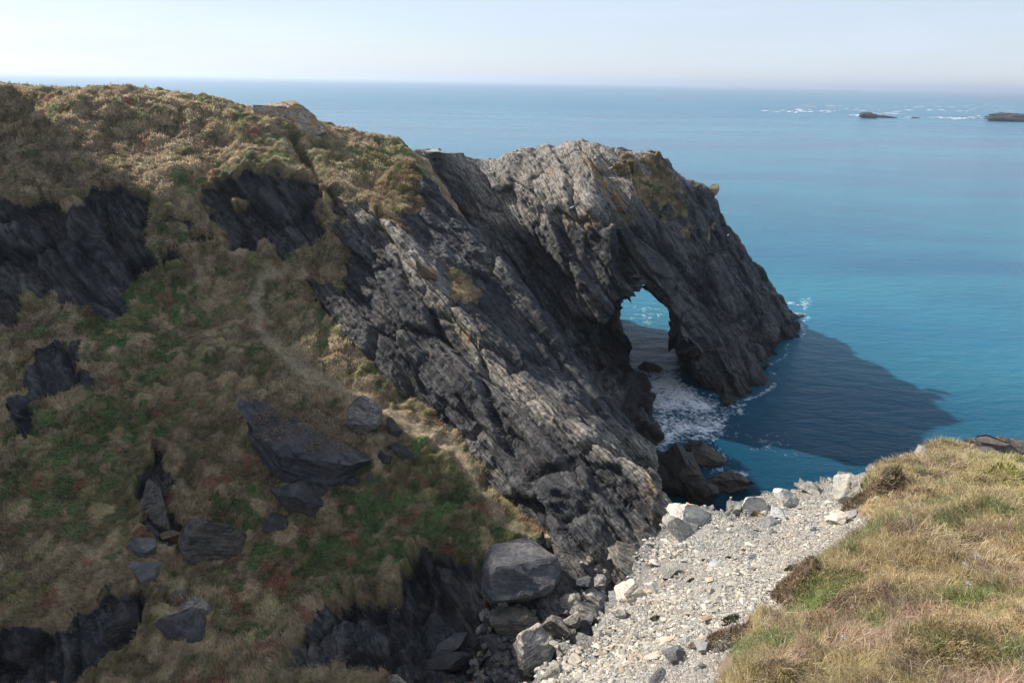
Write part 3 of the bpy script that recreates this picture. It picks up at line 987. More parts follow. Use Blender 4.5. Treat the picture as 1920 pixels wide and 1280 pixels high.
for _ in range(2):
    S_ = np.zeros_like(AV); C_ = np.zeros(len(AV))
    for a, b in ((0, 1), (1, 2), (2, 3), (3, 0)):
        np.add.at(S_, AF[:, a], AV[AF[:, b]]); np.add.at(C_, AF[:, a], 1)
        np.add.at(S_, AF[:, b], AV[AF[:, a]]); np.add.at(C_, AF[:, b], 1)
    AV = AV * .5 + .5 * S_ / np.maximum(C_, 1)[:, None]
AN = vnormals(AV, AF)
q = AV @ BED_ARCH.T
f1, c1 = facet(q / np.array([5.0, 3.0, 1.0]), 5)
f2, c2 = facet(q / np.array([1.5, 1.1, .42]), 6)
strat = fbm(q * np.array([.22, .35, 2.2]), 4, seed=91)
f0, c0 = facet(q / np.array([8.0, 4.5, 1.8]), 16)
d = .65 * f0 - .36 * (1 - c0) ** 2 + .30 * f1 + .10 * f2 + .8 * slate(q, 23, 1.25) + .08 * strat - .04 * (1 - c1) - .03 * (1 - c2) + .07 * fbm(AV * 2.2, 3, seed=93)
px, py = to_px(AV)
ag = np.full(len(AV), -60.0)
for zp in [[(1130, 280), (1250, 280), (1290, 340), (1300, 420), (1260, 430), (1240, 400), (1190, 390), (1160, 340)], [(1290, 400), (1330, 430), (1320, 460), (1290, 440)]]:
    ag = np.maximum(ag, inpoly(px + 10 * fbm(AV * .8, 2, seed=95), py + 10 * fbm(AV * .8, 2, seed=96), zp))
agw = sstep(-8, 10, ag + 34 * fbm(AV * .9, 4, seed=97) - 10) * (AN[:, 2] > -.1)
top = sstep(17, 20, AV[:, 2]) * sstep(.2, .6, AN[:, 2])
AV2 = AV + AN * (((d - .3) * (1 - .6 * agw) * (1 - .55 * sstep(17.5, 20.5, AV[:, 2]))) - .75 * sstep(18, 21, AV[:, 2]))[:, None]
oz = np.exp(-(polydist(px, py, [(1095, 285), (1125, 310), (1150, 360), (1165, 410)]) / 14.0) ** 2) + .8 * np.exp(-(((px - 1025) / 14) ** 2 + ((py - 315) / 14) ** 2)) + .7 * np.exp(-(((px - 1100) / 40) ** 2 + ((py - 412) / 12) ** 2))
lit = np.clip(sstep(440, 400, py) * sstep(860, 920, px) * sstep(1230, 1170, px), 0, 1)  # sunlit upper wall: sunlight painted in as paler rock
atint = turf_tint(AV, px, py) * .9
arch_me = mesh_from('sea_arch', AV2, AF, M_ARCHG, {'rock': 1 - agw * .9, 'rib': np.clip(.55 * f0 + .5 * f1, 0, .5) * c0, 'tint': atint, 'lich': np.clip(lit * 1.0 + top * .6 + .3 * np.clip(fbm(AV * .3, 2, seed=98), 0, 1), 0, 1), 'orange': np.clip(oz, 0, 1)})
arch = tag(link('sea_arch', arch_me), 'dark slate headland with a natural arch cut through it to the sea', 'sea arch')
ARCH = HF(ax_[0], ay_[0], HA, Zb)

ARCH_DATA = dict(V=AV2, N=AN, g=agw * (AN[:, 2] > .15), px=px, py=py, tint=atint)

# foam where the swell works along the rock
near = (SV[:, 0] > -2) & (SV[:, 0] < 48) & (SV[:, 1] > 26) & (SV[:, 1] < 98)
hh = np.full(len(SV), -9.0)
hh[near] = np.maximum(a_rbf(SV[near, :2]), np.where(SV[near, 0] < 16.9, r_rbf(SV[near, :2]), -9))
shore = np.exp(-((hh + .5) / .55) ** 2) * (.30 + .45 * vn(SV * .22, 161))
foam = np.maximum(foam, shore * near)
sea = tag(link('sea', make_sea()), kind='structure')
# ------------------------------------------------------------------ the near cliff top: gravel shelf and turf bank
gp = []
for a in [(1920, 1280, 3.05), (1600, 1280, 3.3), (1300, 1280, 3.9), (1150, 1280, 4.4), (1010, 1270, 4.95), (1100, 1190, 5.3), (1180, 1180, 5.1), (1300, 1180, 4.75), (1420, 1100, 5.05), (1300, 1090, 5.7), (1150, 1115, 6.05),
          (1205, 1050, 6.6), (1240, 1000, 7.3), (1270, 945, 8.0), (1350, 985, 7.3), (1420, 970, 7.5), (1500, 945, 7.75), (1590, 935, 7.7), (1600, 905, 8.0), (1450, 1040, 6.0), (1550, 990, 6.3), (1650, 930, 7.3),
          (1500, 1150, 4.5), (1700, 1100, 4.6), (1900, 1100, 4.45), (1700, 1000, 5.7), (1900, 1000, 5.4), (1700, 900, 7.9), (1900, 920, 7.0), (1650, 888, 8.5), (1740, 858, 9.2), (1830, 872, 8.9), (1915, 890, 8.5), (1990, 900, 8.2)]:
    gp.append(tuple(at_y(*a)))
rim = [at_y(*a) for a in [(1030, 1285, 4.85), (1128, 1180, 5.5), (1176, 1105, 6.1), (1222, 1045, 6.7), (1250, 995, 7.4), (1272, 945, 8.0), (1340, 968, 7.75), (1400, 950, 7.95), (1480, 925, 8.2), (1580, 900, 8.3), (1640, 880, 8.8), (1735, 854, 9.6), (1830, 868, 9.3), (1920, 886, 8.9)]]
rim = np.array([(-1.2, 1.5, 22.5), (-.5, 3.4, 22.6)] + [tuple(p) for p in rim] + [(8.2, 7.3, 22.8), (11, 5, 23)])
gp += [(0, 0, 26.3), (2, 0, 26.3), (5, 0, 25.6), (9, 1, 24.5), (1, -4, 26.8), (8, -4, 26), (8, 7, 22.9), (11, 5, 23.2), (-1, 2, 23.4), (0, 3, 23.6)]
g_rbf = RBF(gp, .18)
DG = .03
gx = np.arange(-3, 12.5, DG)
gy = np.arange(-4, 12.5, DG)
X, Y = np.meshgrid(gx, gy, indexing='ij')
XY = np.stack([X.ravel(), Y.ravel()], 1)
Z = g_rbf(XY)
rpoly = np.array([(p[0], p[1]) for p in rim] + [(30, 4), (30, -30), (-3.0, -30), (-3.0, 0)])
rwob = .10 * fbm(np.stack([XY[:, 0], XY[:, 1], 0 * Z], 1) * 2.2, 3, seed=105) + .05 * fbm(np.stack([XY[:, 0], XY[:, 1], 0 * Z], 1) * 7, 2, seed=106)
rd = np.maximum(0, -(inpoly(XY[:, 0], XY[:, 1], rpoly)) + rwob * .6)
Z = Z - np.minimum(5.0 * rd + 5.0 * np.maximum(rd - .15, 0) , 21)
GB = np.stack([X.ravel(), Y.ravel(), Z], 1)
dzx, dzy = np.gradient(Z.reshape(X.shape), DG)
N = np.stack([-dzx.ravel(), -dzy.ravel(), np.ones(Z.size)], 1)
N /= np.linalg.norm(N, axis=1, keepdims=True)
px, py = to_px(GB)
front = GB[:, 1] > .9
q = GB @ BED.T
f1, c1 = facet(q / np.array([.9, .7, .22]), 7)
f2, c2 = facet(q / np.array([.28, .22, .07]), 8)
edge_rock = np.where(front, np.clip(1 - polydist(px, py, [(1000, 1285), (1145, 1105), (1200, 1045), (1250, 985), (1290, 950), (1400, 975)]) / 70.0, 0, 1), 0)
stp = sstep(.25, .6, 1 - N[:, 2])
stp = np.maximum(stp, sstep(.05, .2, rd))
rk = np.maximum(edge_rock * sstep(-.25, .35, fbm(GB * 2.2, 3, seed=101)), stp)
d = rk * (.12 * f1 + .06 * f2 - .03 * (1 - c1) + .05) + .045 * fbm(GB * 2.5, 3, seed=102) + .012 * fbm(GB * 14, 3, seed=103)
GV = GB + N * d[:, None]
BANK = [(1300, 1330), (1335, 1275), (1370, 1215), (1400, 1165), (1435, 1155), (1480, 1142), (1475, 1100), (1505, 1062), (1545, 1042), (1580, 1015), (1610, 980), (1612, 930), (1605, 900), (1650, 876), (1700, 862), (1715, 852), (1740, 832), (1790, 838),
        (1840, 858), (1920, 862), (2100, 880), (2300, 1500), (1250, 1500)]


def gravel_mat():
    m = NT('gravel')
    p = m.pos()
    rkc, rh = rock_nodes(m, dark=(.11, .11, .105), mid=(.22, .217, .20), light=(.33, .325, .30), warm=(.27, .20, .13), lichen=.1, scale=5.0, wet=False)
    cell = m.voro(p, 42.0, 'F1', 'Color')
    cellb = m.voro(p, 17.0, 'F1', 'Color')
    dist = m.voro(p, 42.0, 'DISTANCE_TO_EDGE')
    distb = m.voro(p, 17.0, 'DISTANCE_TO_EDGE')
    c = m.ramp(m.sep(cell)[0], [(0, (.18, .172, .155)), (.35, (.33, .315, .28)), (.7, (.42, .395, .345)), (1, (.54, .515, .455))])
    cb = m.ramp(m.sep(cellb)[1], [(0, (.19, .187, .18)), (.5, (.36, .342, .30)), (.85, (.43, .37, .295)), (1, (.56, .535, .475))])
    c = m.mix(m.rng(m.noise(p, 9, 3), .45, .55), c, cb)
    c = m.mix(m.rng(m.noise(p, 1.1, 5, .6), .50, .70, 0, .55), c, (.34, .265, .205))
    gaps = m.math('MINIMUM', m.rng(dist, 0, .10), m.rng(distb, 0, .06))
    c = m.mix(m.math('MULTIPLY', m.math('SUBTRACT', 1.0, gaps), .55), c, (.10, .09, .078))
    r = m.rng(m.attr('rock'), .35, .6)
    c = m.mix(r, c, rkc)
    h = m.math('ADD', m.math('MULTIPLY', m.rng(dist, 0, .35), .5), m.math('ADD', m.rng(distb, 0, .3), m.math('MULTIPLY', rh, 1.2)))
    m.bsdf(Base_Color=c, Roughness=.9, Specular_IOR_Level=.2, Normal=m.bump(h, 1.0, .018))
    return m.mat


keepv = GV[:, 2] > 2.0
gF = grid_faces(len(gx), len(gy))
kf = keepv[gF].all(1)
used = np.zeros(len(GV), bool); used[gF[kf]] = True
remap = np.cumsum(used) - 1
gravel_me = mesh_from('gravel_slope', GV[used], remap[gF[kf]], gravel_mat(), {'rock': rk[used]})
gravel = tag(link('gravel_slope', gravel_me), kind='structure')
GRAV = HF(gx[0], gy[0], DG, GV[:, 2].reshape(X.shape))
# turf bank, a raised sheet with an eroded edge
bd = np.where(front, inpoly(px + fbm(GB * 3, 3, seed=111) * 14 + fbm(GB * 11, 2, seed=112) * 6, py + fbm(GB * 3, 3, seed=113) * 14, BANK), 60.0)
bd = np.where(front | (GB[:, 0] > -1.0), bd, -60)
bd = np.where((GB[:, 0] > 5.6) & (GB[:, 1] < 7.4), np.maximum(bd, 60.0 - 600 * np.maximum(rd, 0)), bd)
slant = np.linalg.norm(GB - CAM, axis=1)
bdm = bd * slant / FPX
thick = .15 * sstep(-.04, .30, bdm) - .10 * sstep(.03, -.10, bdm)
tuss = .06 * billow(GB * 1.3, 2, 121) + .11 * billow(GB * 3.0, 2, 122) + .03 * fbm(GB * 8, 2, seed=125) + .06 * fbm(GB * .7, 2, seed=123)
bw = sstep(-.02, .22, bdm)
BV = GB + np.array([0, 0, 1.0]) * (thick + (tuss - .06) * bw)[:, None]
kv = (bdm > -.10) & (stp < .8) & (BV[:, 2] > 19)
kf = kv[gF].all(1)
used = np.zeros(len(BV), bool); used[gF[kf]] = True
remap = np.cumsum(used) - 1
n1 = fbm(GB * .9, 3, seed=131); n2 = fbm(GB * 2.8, 4, seed=132)
FS = np.array((0.695, 0.507, 0.316)); FG = np.array((0.198, 0.260, 0.085)); FO = np.array((0.394, 0.339, 0.163)); FP = np.array((0.543, 0.350, 0.304)); FY = np.array((0.580, 0.517, 0.225)); FD = np.array((0.231, 0.162, 0.126))
btint = np.repeat((FS * .6 + FO * .4)[None], len(GB), 0)
LL = lambda c, t, w: c * (1 - w[:, None]) + t[None] * w[:, None]
btint = LL(btint, FO, sstep(-.2, .6, n1) * .7)
btint = LL(btint, FG, sstep(.05, .45, n2) * .9)
btint = LL(btint, FD, sstep(.35, .7, fbm(GB * 3.7, 3, seed=134)) * .8)
btint = LL(btint, FP, sstep(.2, .7, fbm(GB * 1.4, 3, seed=133)) * .6)
btint = LL(btint, FY, sstep(1750, 1900, px) * sstep(1000, 900, py) * .7 * front)
bank_soil = sstep(.16, .02, bdm)


def bank_mat():
    m = NT('turf_bank')
    p = m.pos()
    g = m.noise(p, 22, 6, .7)
    t = m.mix(m.rng(g, .3, .7), m.mix(1.0, m.attr('tint', 'Color'), (.30, .29, .27), 'MULTIPLY'), m.mix(1.0, m.attr('tint', 'Color'), (.70, .68, .62), 'MULTIPLY'))
    soil = m.ramp(m.noise(p, 9, 6, .65), [(.3, (.10, .07, .05)), (.5, (.20, .145, .105)), (.7, (.30, .235, .185))])
    c = m.mix(m.rng(m.math('ADD', m.attr('soil'), m.rng(g, .3, .7, -.2, .2)), .4, .6), t, soil)
    m.bsdf(Base_Color=c, Roughness=.95, Specular_IOR_Level=.1, Normal=m.bump(g, 1.0, .03))
    return m.mat


bank_me = mesh_from('turf_bank', BV[used], remap[gF[kf]], bank_mat(), {'tint': btint[used], 'soil': bank_soil[used]})
bank = tag(link('turf_bank', bank_me), kind='structure')
Zb2 = np.where(kv, BV[:, 2], -5).reshape(X.shape)
BANKH = HF(gx[0], gy[0], DG, np.maximum(Zb2, GV[:, 2].reshape(X.shape)))
BANK_DATA = dict(V=BV, bd=bdm, px=px, py=py, tint=btint, ok=kv, front=front)


# ------------------------------------------------------------------ grass
def blades(P, L, W, lean, C, seed=0, curl=.5):
    """P root points, L length, W width, lean (n,3) horizontal lean vector; three bent segments each"""
    r = np.random.default_rng(seed)
    n = len(P)
    az = r.uniform(0, 2 * np.pi, n)
    side = np.stack([np.cos(az), np.sin(az), np.zeros(n)], 1)
    up = np.array([0, 0, 1.0])
    d1 = up + lean * .55
    d1 /= np.linalg.norm(d1, axis=1, keepdims=True)
    d2 = up * (1 - curl) + lean * 1.3
    d2 /= np.linalg.norm(d2, axis=1, keepdims=True)
    L = L[:, None]; W = W[:, None]
    A = P + d1 * L * .5
    B = A + d2 * L * .5
    V = np.stack([P - side * W * .5, P + side * W * .5, A - side * W * .42, A + side * W * .42, B], 1).reshape(-1, 3)
    k = np.arange(n)[:, None] * 5
    T = np.concatenate([k + np.array([0, 1, 3]), k + np.array([0, 3, 2]), k + np.array([2, 3, 4])], 0)
    return V, T, np.repeat(C, 5, 0)


def hill_grass():
    out = []
    for D, wkey, s, count in ((HILL_DATA, 'h', 5, 190000), (RIDGE_DATA, 'r', 6, 26000), (ARCH_DATA, 'a', 7, 9000)):
        V = D['V']; px, py = D['px'], D['py']
        r = np.random.default_rng(s)
        w = (1 - D['rw']) if wkey == 'h' else D['g']
        slant = np.linalg.norm(V - CAM, axis=1)
        ok = (px > -60) & (px < 1300) & (py > 150) & (py < 1340) & (w > .55)
        facing = np.clip((D['N'] * (CAM - V)).sum(1) / slant, .05, 1)
        if wkey == 'h':
            ok &= (V[:, 1] < 57) & ~((px > 700) & (py > 560) & (py - 560 < (px - 700) * .6))
            ok &= D['trw'] < .4
        pr = np.where(ok, facing / slant, 0)
        if wkey == 'h': pr *= 1 - .95 * D['pw']
        idx = r.choice(len(V), count, p=pr / pr.sum())
        P = V[idx] + np.stack([r.uniform(-.06, .06, count), r.uniform(-.06, .06, count), np.full(count, -.03)], 1)
        t = D['tint'][idx]
        gr = t[:, 1] / (t[:, 0] + 1e-4)
        green = sstep(.95, 1.5, gr)
        L = r.uniform(.09, .26, count) * (1 - .45 * green) * (.8 + .5 * vn(P * .7, 141))
        W = slant[idx] / FPX * r.uniform(.7, 1.3, count) * (1 + .7 * green)
        nn = D['N'][idx]
        flow = np.stack([vn(P * .8, 142) - .5, vn(P * .8, 143) - .5, np.zeros(count)], 1) * 1.6
        lean = np.stack([nn[:, 0], nn[:, 1], np.zeros(count)], 1) * 1.1 + flow + r.normal(0, .28, (count, 3)) * np.array([1, 1, .1])
        C = t * np.exp(r.normal(.12, .33, count))[:, None] * (1 + .10 * r.normal(0, 1, (count, 3)))
        out.append(blades(P, L, W, lean, np.clip(C, .008, .6), s))
    return out


for (V, T, C), nm in zip(hill_grass(), ('hillside_grass', 'ridge_grass', 'arch_grass')):
    g = link(nm, mesh_from(nm, V, T, M_BLADE, {'col': C}))
    tag(g, kind='stuff')


def bank_grass():
    D = BANK_DATA
    r = np.random.default_rng(9)
    V = D['V']
    slant = np.linalg.norm(V - CAM, axis=1)
    ok = D['ok'] & D['front'] & (D['bd'] > .07) & (D['px'] > 1180) & (D['px'] < 2600) & (D['py'] < 1420) & (V[:, 1] < 10.5)
    count = 250000
    pr = np.where(ok, 1.0 / slant ** 1.1, 0)
    idx = r.choice(len(V), count, p=pr / pr.sum())
    P = V[idx] + np.stack([r.uniform(-.02, .02, count), r.uniform(-.02, .02, count), np.full(count, -.015)], 1)
    t = D['tint'][idx]
    lenf = .6 + .8 * vn(P * 1.7, 151)
    L = r.uniform(.05, .17, count) * lenf * sstep(0, .35, D['bd'][idx] + .12)
    W = slant[idx] / FPX * r.uniform(.45, .95, count)
    a = 2 * np.pi * 2.2 * vn(P * 1.6, 152)
    flow = np.stack([np.cos(a), np.sin(a), np.zeros(count)], 1) * (.15 + .75 * vn(P * 2.2, 153))[:, None] + np.array([-.15, .0, 0])
    lean = flow + r.normal(0, .75, (count, 3)) * np.array([1, 1, .1])
    kind = r.random(count)
    C = t * np.exp(r.normal(.0, .30, count))[:, None]
    straw = kind < .16 * (.3 + 1.6 * vn(P * 2.1, 154))
    C[straw] = np.array((.58, .48, .34)) * np.exp(r.normal(0, .25, straw.sum()))[:, None]
    dk = kind > .90
    C[dk] = np.array((.16, .10, .055)) * np.exp(r.normal(0, .3, dk.sum()))[:, None]
    return blades(P, L, W, lean, np.clip(C, .01, .75), 10, .75)


V, T, C = bank_grass()
tag(link('grass', mesh_from('grass', V, T, M_BLADE, {'col': C})), kind='stuff')
# ------------------------------------------------------------------ boulders, slabs and stones
def _ico(sub):
    import bmesh
    bm = bmesh.new()
    bmesh.ops.create_icosphere(bm, subdivisions=sub, radius=1.0)
    V = np.array([v.co[:] for v in bm.verts]); F = np.array([[v.index for v in f.verts] for f in bm.faces])
    bm.free()
    return V, F


ICO = {k: _ico(k) for k in (2, 3, 4, 5, 6)}


def rock_shape(seed, sub=4, cuts=14, slab=0.0, rough=.05, point=0.0):
    """an angular block: a sphere sliced by planes, then given slate steps. Extents about -1..1"""
    r = np.random.default_rng(seed)
    V, F = ICO[sub]
    V = V * 1.7
    nrm = r.normal(0, 1, (cuts, 3)); nrm /= np.linalg.norm(nrm, axis=1, keepdims=True)
    dd = r.uniform(.62, .95, cuts)
    if slab:
        nrm = np.concatenate([nrm, [[.05, .05, 1], [-.08, .02, -1]]]); dd = np.concatenate([dd, [1 - slab, 1 - slab]])
    for n, d in zip(nrm, dd):
        n = n / np.linalg.norm(n)
        V = V - np.maximum(V @ n - d, 0)[:, None] * n
    V = V / np.abs(V).max(0)
    if point:
        V[:, 1:] *= (1 - point * sstep(-.4, 1.1, V[:, 0]))[:, None]
    nv = V / (np.linalg.norm(V, axis=1, keepdims=True) + 1e-6)
    q = V * np.array([1.3, 1.3, 4.5]) + seed * 1.7
    d = .6 * facet(q, seed % 17)[0] + .6 * fbm(V * 2.2 + seed, 4, seed=seed % 23)
    V = V + nv * d[:, None] * rough
    return V, F


def frame(ang, yaw, pitch=0.0):
    """columns: long axis, depth axis, up axis; ang turns in the vertical plane seen from the path (down to the right is positive)"""
    R = Matrix.Rotation(math.radians(yaw), 3, 'Z') @ Matrix.Rotation(math.radians(ang), 3, 'Y') @ Matrix.Rotation(math.radians(pitch), 3, 'X')
    return np.array(R)


def crop_bvh(parts):
    from mathutils.bvhtree import BVHTree
    Vs, Fs, o = [], [], 0
    for V, F, m in parts:
        f = F[m[F].all(1)]
        u = np.unique(f)
        rm = np.zeros(len(V), int); rm[u] = np.arange(len(u))
        Vs += [tuple(v) for v in V[u]]; Fs += [tuple(x) for x in (rm[f] + o)]; o += len(u)
    return BVHTree.FromPolygons(Vs, Fs)


class Shot:
    def __init__(s, b): s.b = b
    def hit(s, px, py):
        d = Vector(ray(px, py).tolist()).normalized()
        h = s.b.ray_cast(Vector(CAM.tolist()), d)[0]
        return None if h is None else np.array(h)


def put_rock(name, label, px, py, w, h, on, seed, mat, ang=0.0, depth=.8, cat='boulder', group=None, yaw=None, sub=4, cuts=14, slab=0.0, rough=.05, point=0.0,
             attrs=None, pitch=0.0, lift=0.0):
    P = on.hit(px, min(py + h * .30, 1279)) if isinstance(on, (HF, Shot)) else np.array(on, float)
    if on is GRAV:
        q_ = py + h * .30
        while (P is None or P[2] < 21.6) and q_ < 1276:
            q_ += 3
            P = GRAV.hit(px, q_)
    if P is None:
        P = at_y(px, py, 20)
    sl = np.linalg.norm(P - CAM)
    s = sl / FPX
    W, H = w * s * .5, h * s * .5
    d = ray(px, py); d = d / np.linalg.norm(d)
    D = depth * W
    c = CAM + d * (sl + .25 * D) + np.array([0, 0, lift * H])
    r = np.random.default_rng(seed + 500)
    yaw = r.uniform(-18, 18) if yaw is None else yaw
    V, F = rock_shape(seed, sub, cuts, slab, rough, point)
    V = V * np.array([W, D, H])
    n = len(V)
    at = {k: np.full(n, v) for k, v in (attrs or {}).items()}
    o = link(name, mesh_from(name, V, F, mat, at, smooth=False))
    o.matrix_world = Matrix.Translation(Vector(c.tolist())) @ Matrix(frame(ang, yaw, pitch).tolist()).to_4x4()
    tag(o, label, cat, group)
    return o


hx, hy = HILL_DATA['px'], HILL_DATA['py']
rx_, ry_ = RIDGE_DATA['px'], RIDGE_DATA['py']
PILEG = Shot(crop_bvh([(HV, hF, (hx > 640) & (hx < 1300) & (hy > 960) & (hy < 1360) & (HV[:, 1] > 15) & (HV[:, 1] < 32)), (RV, rF, keepv_r & (rx_ > 640) & (rx_ < 1300) & (ry_ > 960) & (ry_ < 1360))]))

# --- fallen slabs and blocks in the valley (px, py, w, h)
put_rock('fallen_slab', 'huge dark fallen slab with heather on its top, middle of the grassy valley', 560, 864, 300, 132, HILL, 3, M_SLAB, ang=27, depth=.5, cat='rock slab', sub=6, cuts=10, slab=.1, rough=.10, yaw=-12)
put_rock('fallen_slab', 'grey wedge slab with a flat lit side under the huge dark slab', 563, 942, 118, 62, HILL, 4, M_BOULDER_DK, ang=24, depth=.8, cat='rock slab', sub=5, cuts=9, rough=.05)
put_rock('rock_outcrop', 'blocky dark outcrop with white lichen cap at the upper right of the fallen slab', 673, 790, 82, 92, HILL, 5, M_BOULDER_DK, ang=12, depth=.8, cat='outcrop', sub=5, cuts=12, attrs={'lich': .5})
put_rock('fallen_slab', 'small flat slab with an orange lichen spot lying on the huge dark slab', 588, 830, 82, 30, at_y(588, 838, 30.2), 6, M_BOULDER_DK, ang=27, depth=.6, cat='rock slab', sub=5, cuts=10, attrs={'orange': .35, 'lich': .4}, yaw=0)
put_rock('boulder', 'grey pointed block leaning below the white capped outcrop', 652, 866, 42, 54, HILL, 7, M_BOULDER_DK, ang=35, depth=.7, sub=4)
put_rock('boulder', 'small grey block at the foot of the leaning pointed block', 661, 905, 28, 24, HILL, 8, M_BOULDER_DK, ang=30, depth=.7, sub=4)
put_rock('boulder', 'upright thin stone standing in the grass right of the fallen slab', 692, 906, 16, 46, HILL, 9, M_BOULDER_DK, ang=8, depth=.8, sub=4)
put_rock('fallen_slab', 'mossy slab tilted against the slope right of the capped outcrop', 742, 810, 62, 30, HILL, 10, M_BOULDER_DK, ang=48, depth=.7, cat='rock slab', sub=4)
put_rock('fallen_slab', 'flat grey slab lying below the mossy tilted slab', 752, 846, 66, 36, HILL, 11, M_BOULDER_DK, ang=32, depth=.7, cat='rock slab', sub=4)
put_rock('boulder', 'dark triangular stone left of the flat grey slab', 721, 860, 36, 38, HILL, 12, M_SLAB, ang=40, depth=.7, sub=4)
put_rock('boulder', 'big square dark block with an orange lichen mark, left of the valley', 415, 1017, 132, 118, HILL, 13, M_SLAB, ang=24, depth=.75, sub=5, cuts=8, rough=.035, attrs={'orange': .12, 'lich': .2})
put_rock('boulder', 'dark low block in the grass right of the big square block', 522, 980, 52, 34, HILL, 14, M_SLAB, ang=18, depth=.8, sub=4)
put_rock('boulder', 'pale lichen covered upright rock with orange patches in brown grass', 332, 1126, 44, 58, HILL, 15, M_LICHEN_ROCK, ang=30, depth=.8, sub=5, attrs={'lich': 1, 'orange': .5})
put_rock('boulder', 'grey rounded rock joined to the right of the orange lichen rock', 372, 1138, 66, 46, HILL, 16, M_BOULDER, ang=-20, depth=.8, sub=5, attrs={'lich': .6})
put_rock('boulder', 'dark wedge of rock below the orange lichen rock', 338, 1178, 84, 60, HILL, 17, M_BOULDER_DK, ang=38, depth=.8, sub=5)
put_rock('boulder', 'upper smooth grey block in the gully on the left', 268, 1026, 44, 52, HILL, 18, M_BOULDER, ang=10, depth=.9, sub=4)
put_rock('boulder', 'lower tilted grey block in the gully on the left', 276, 1078, 42, 58, HILL, 19, M_BOULDER, ang=-15, depth=.9, sub=4)
put_rock('boulder', 'small yellow lichened rock at the top end of the gully', 322, 1006, 42, 34, HILL, 20, M_LICHEN_ROCK, ang=25, depth=.8, sub=4)
put_rock('rock_outcrop', 'craggy dark outcrop at the bottom left below the gully', 235, 1165, 104, 88, HILL, 21, M_SLAB, ang=-24, depth=.9, cat='outcrop', sub=5, cuts=14, rough=.09)
put_rock('rock_outcrop', 'tall pale edged rock rib standing above the gully on the left', 292, 955, 40, 120, HILL, 22, M_BOULDER_DK, ang=-12, depth=1.2, cat='outcrop', sub=5, rough=.1, attrs={'lich': .4})
put_rock('boulder', 'long flat slab set in turf at the top of the upper cliff', 434, 328, 32, 14, HILL, 23, M_BOULDER, ang=-22, depth=.8, sub=4)
put_rock('boulder', 'two toned small slab at the left of the long flat slab', 412, 337, 24, 11, HILL, 24, M_BOULDER, ang=-5, depth=.8, sub=4)
put_rock('boulder', 'single grey stone in green turf near the sheep track', 521, 321, 16, 11, HILL, 25, M_BOULDER, ang=-15, depth=.9, sub=3)
# --- rocks on the skyline
put_rock('rock_outcrop', 'whale backed rock with orange lichen on the grassy skyline', 545, 226, 128, 66, at_y(545, 236, 53.4), 26, M_LICHEN_ROCK, ang=20, depth=.7, cat='outcrop', sub=6, cuts=26, attrs={'orange': 0.0, 'lich': .8}, yaw=0, rough=.07)
put_rock('rock_outcrop', 'low grey rock dome on the skyline left of the orange rock', 432, 205, 62, 22, at_y(432, 208, 54), 27, M_BOULDER, ang=4, depth=.8, cat='outcrop', sub=5, attrs={'lich': .4}, yaw=0)
put_rock('rock_outcrop', 'thin flat rock shelf on the skyline beside the gull ledge', 715, 283, 90, 16, at_y(715, 287, 56.2), 28, M_BOULDER, ang=9, depth=.6, cat='outcrop', sub=5, yaw=0)
put_rock('rock_outcrop', 'pale jagged rock on the ledge crest nearest the grassy hill', 815, 288, 50, 16, at_y(815, 292, 66), 29, M_BOULDER, ang=3, depth=.7, cat='outcrop', sub=4, attrs={'lich': .6})
put_rock('boulder', 'long pale lichened block perched high on the ridge face', 802, 510, 62, 26, RIDGE, 30, M_LICHEN_ROCK, ang=34, depth=.7, sub=5, attrs={'lich': .6})
put_rock('rock_outcrop', 'yellowish pinnacle knob on the right slope of the arch headland', 1333, 356, 26, 28, at_y(1333, 364, 73), 31, M_LICHEN_ROCK, ang=40, depth=.9, cat='outcrop', sub=4, attrs={'lich': .9, 'orange': .5})

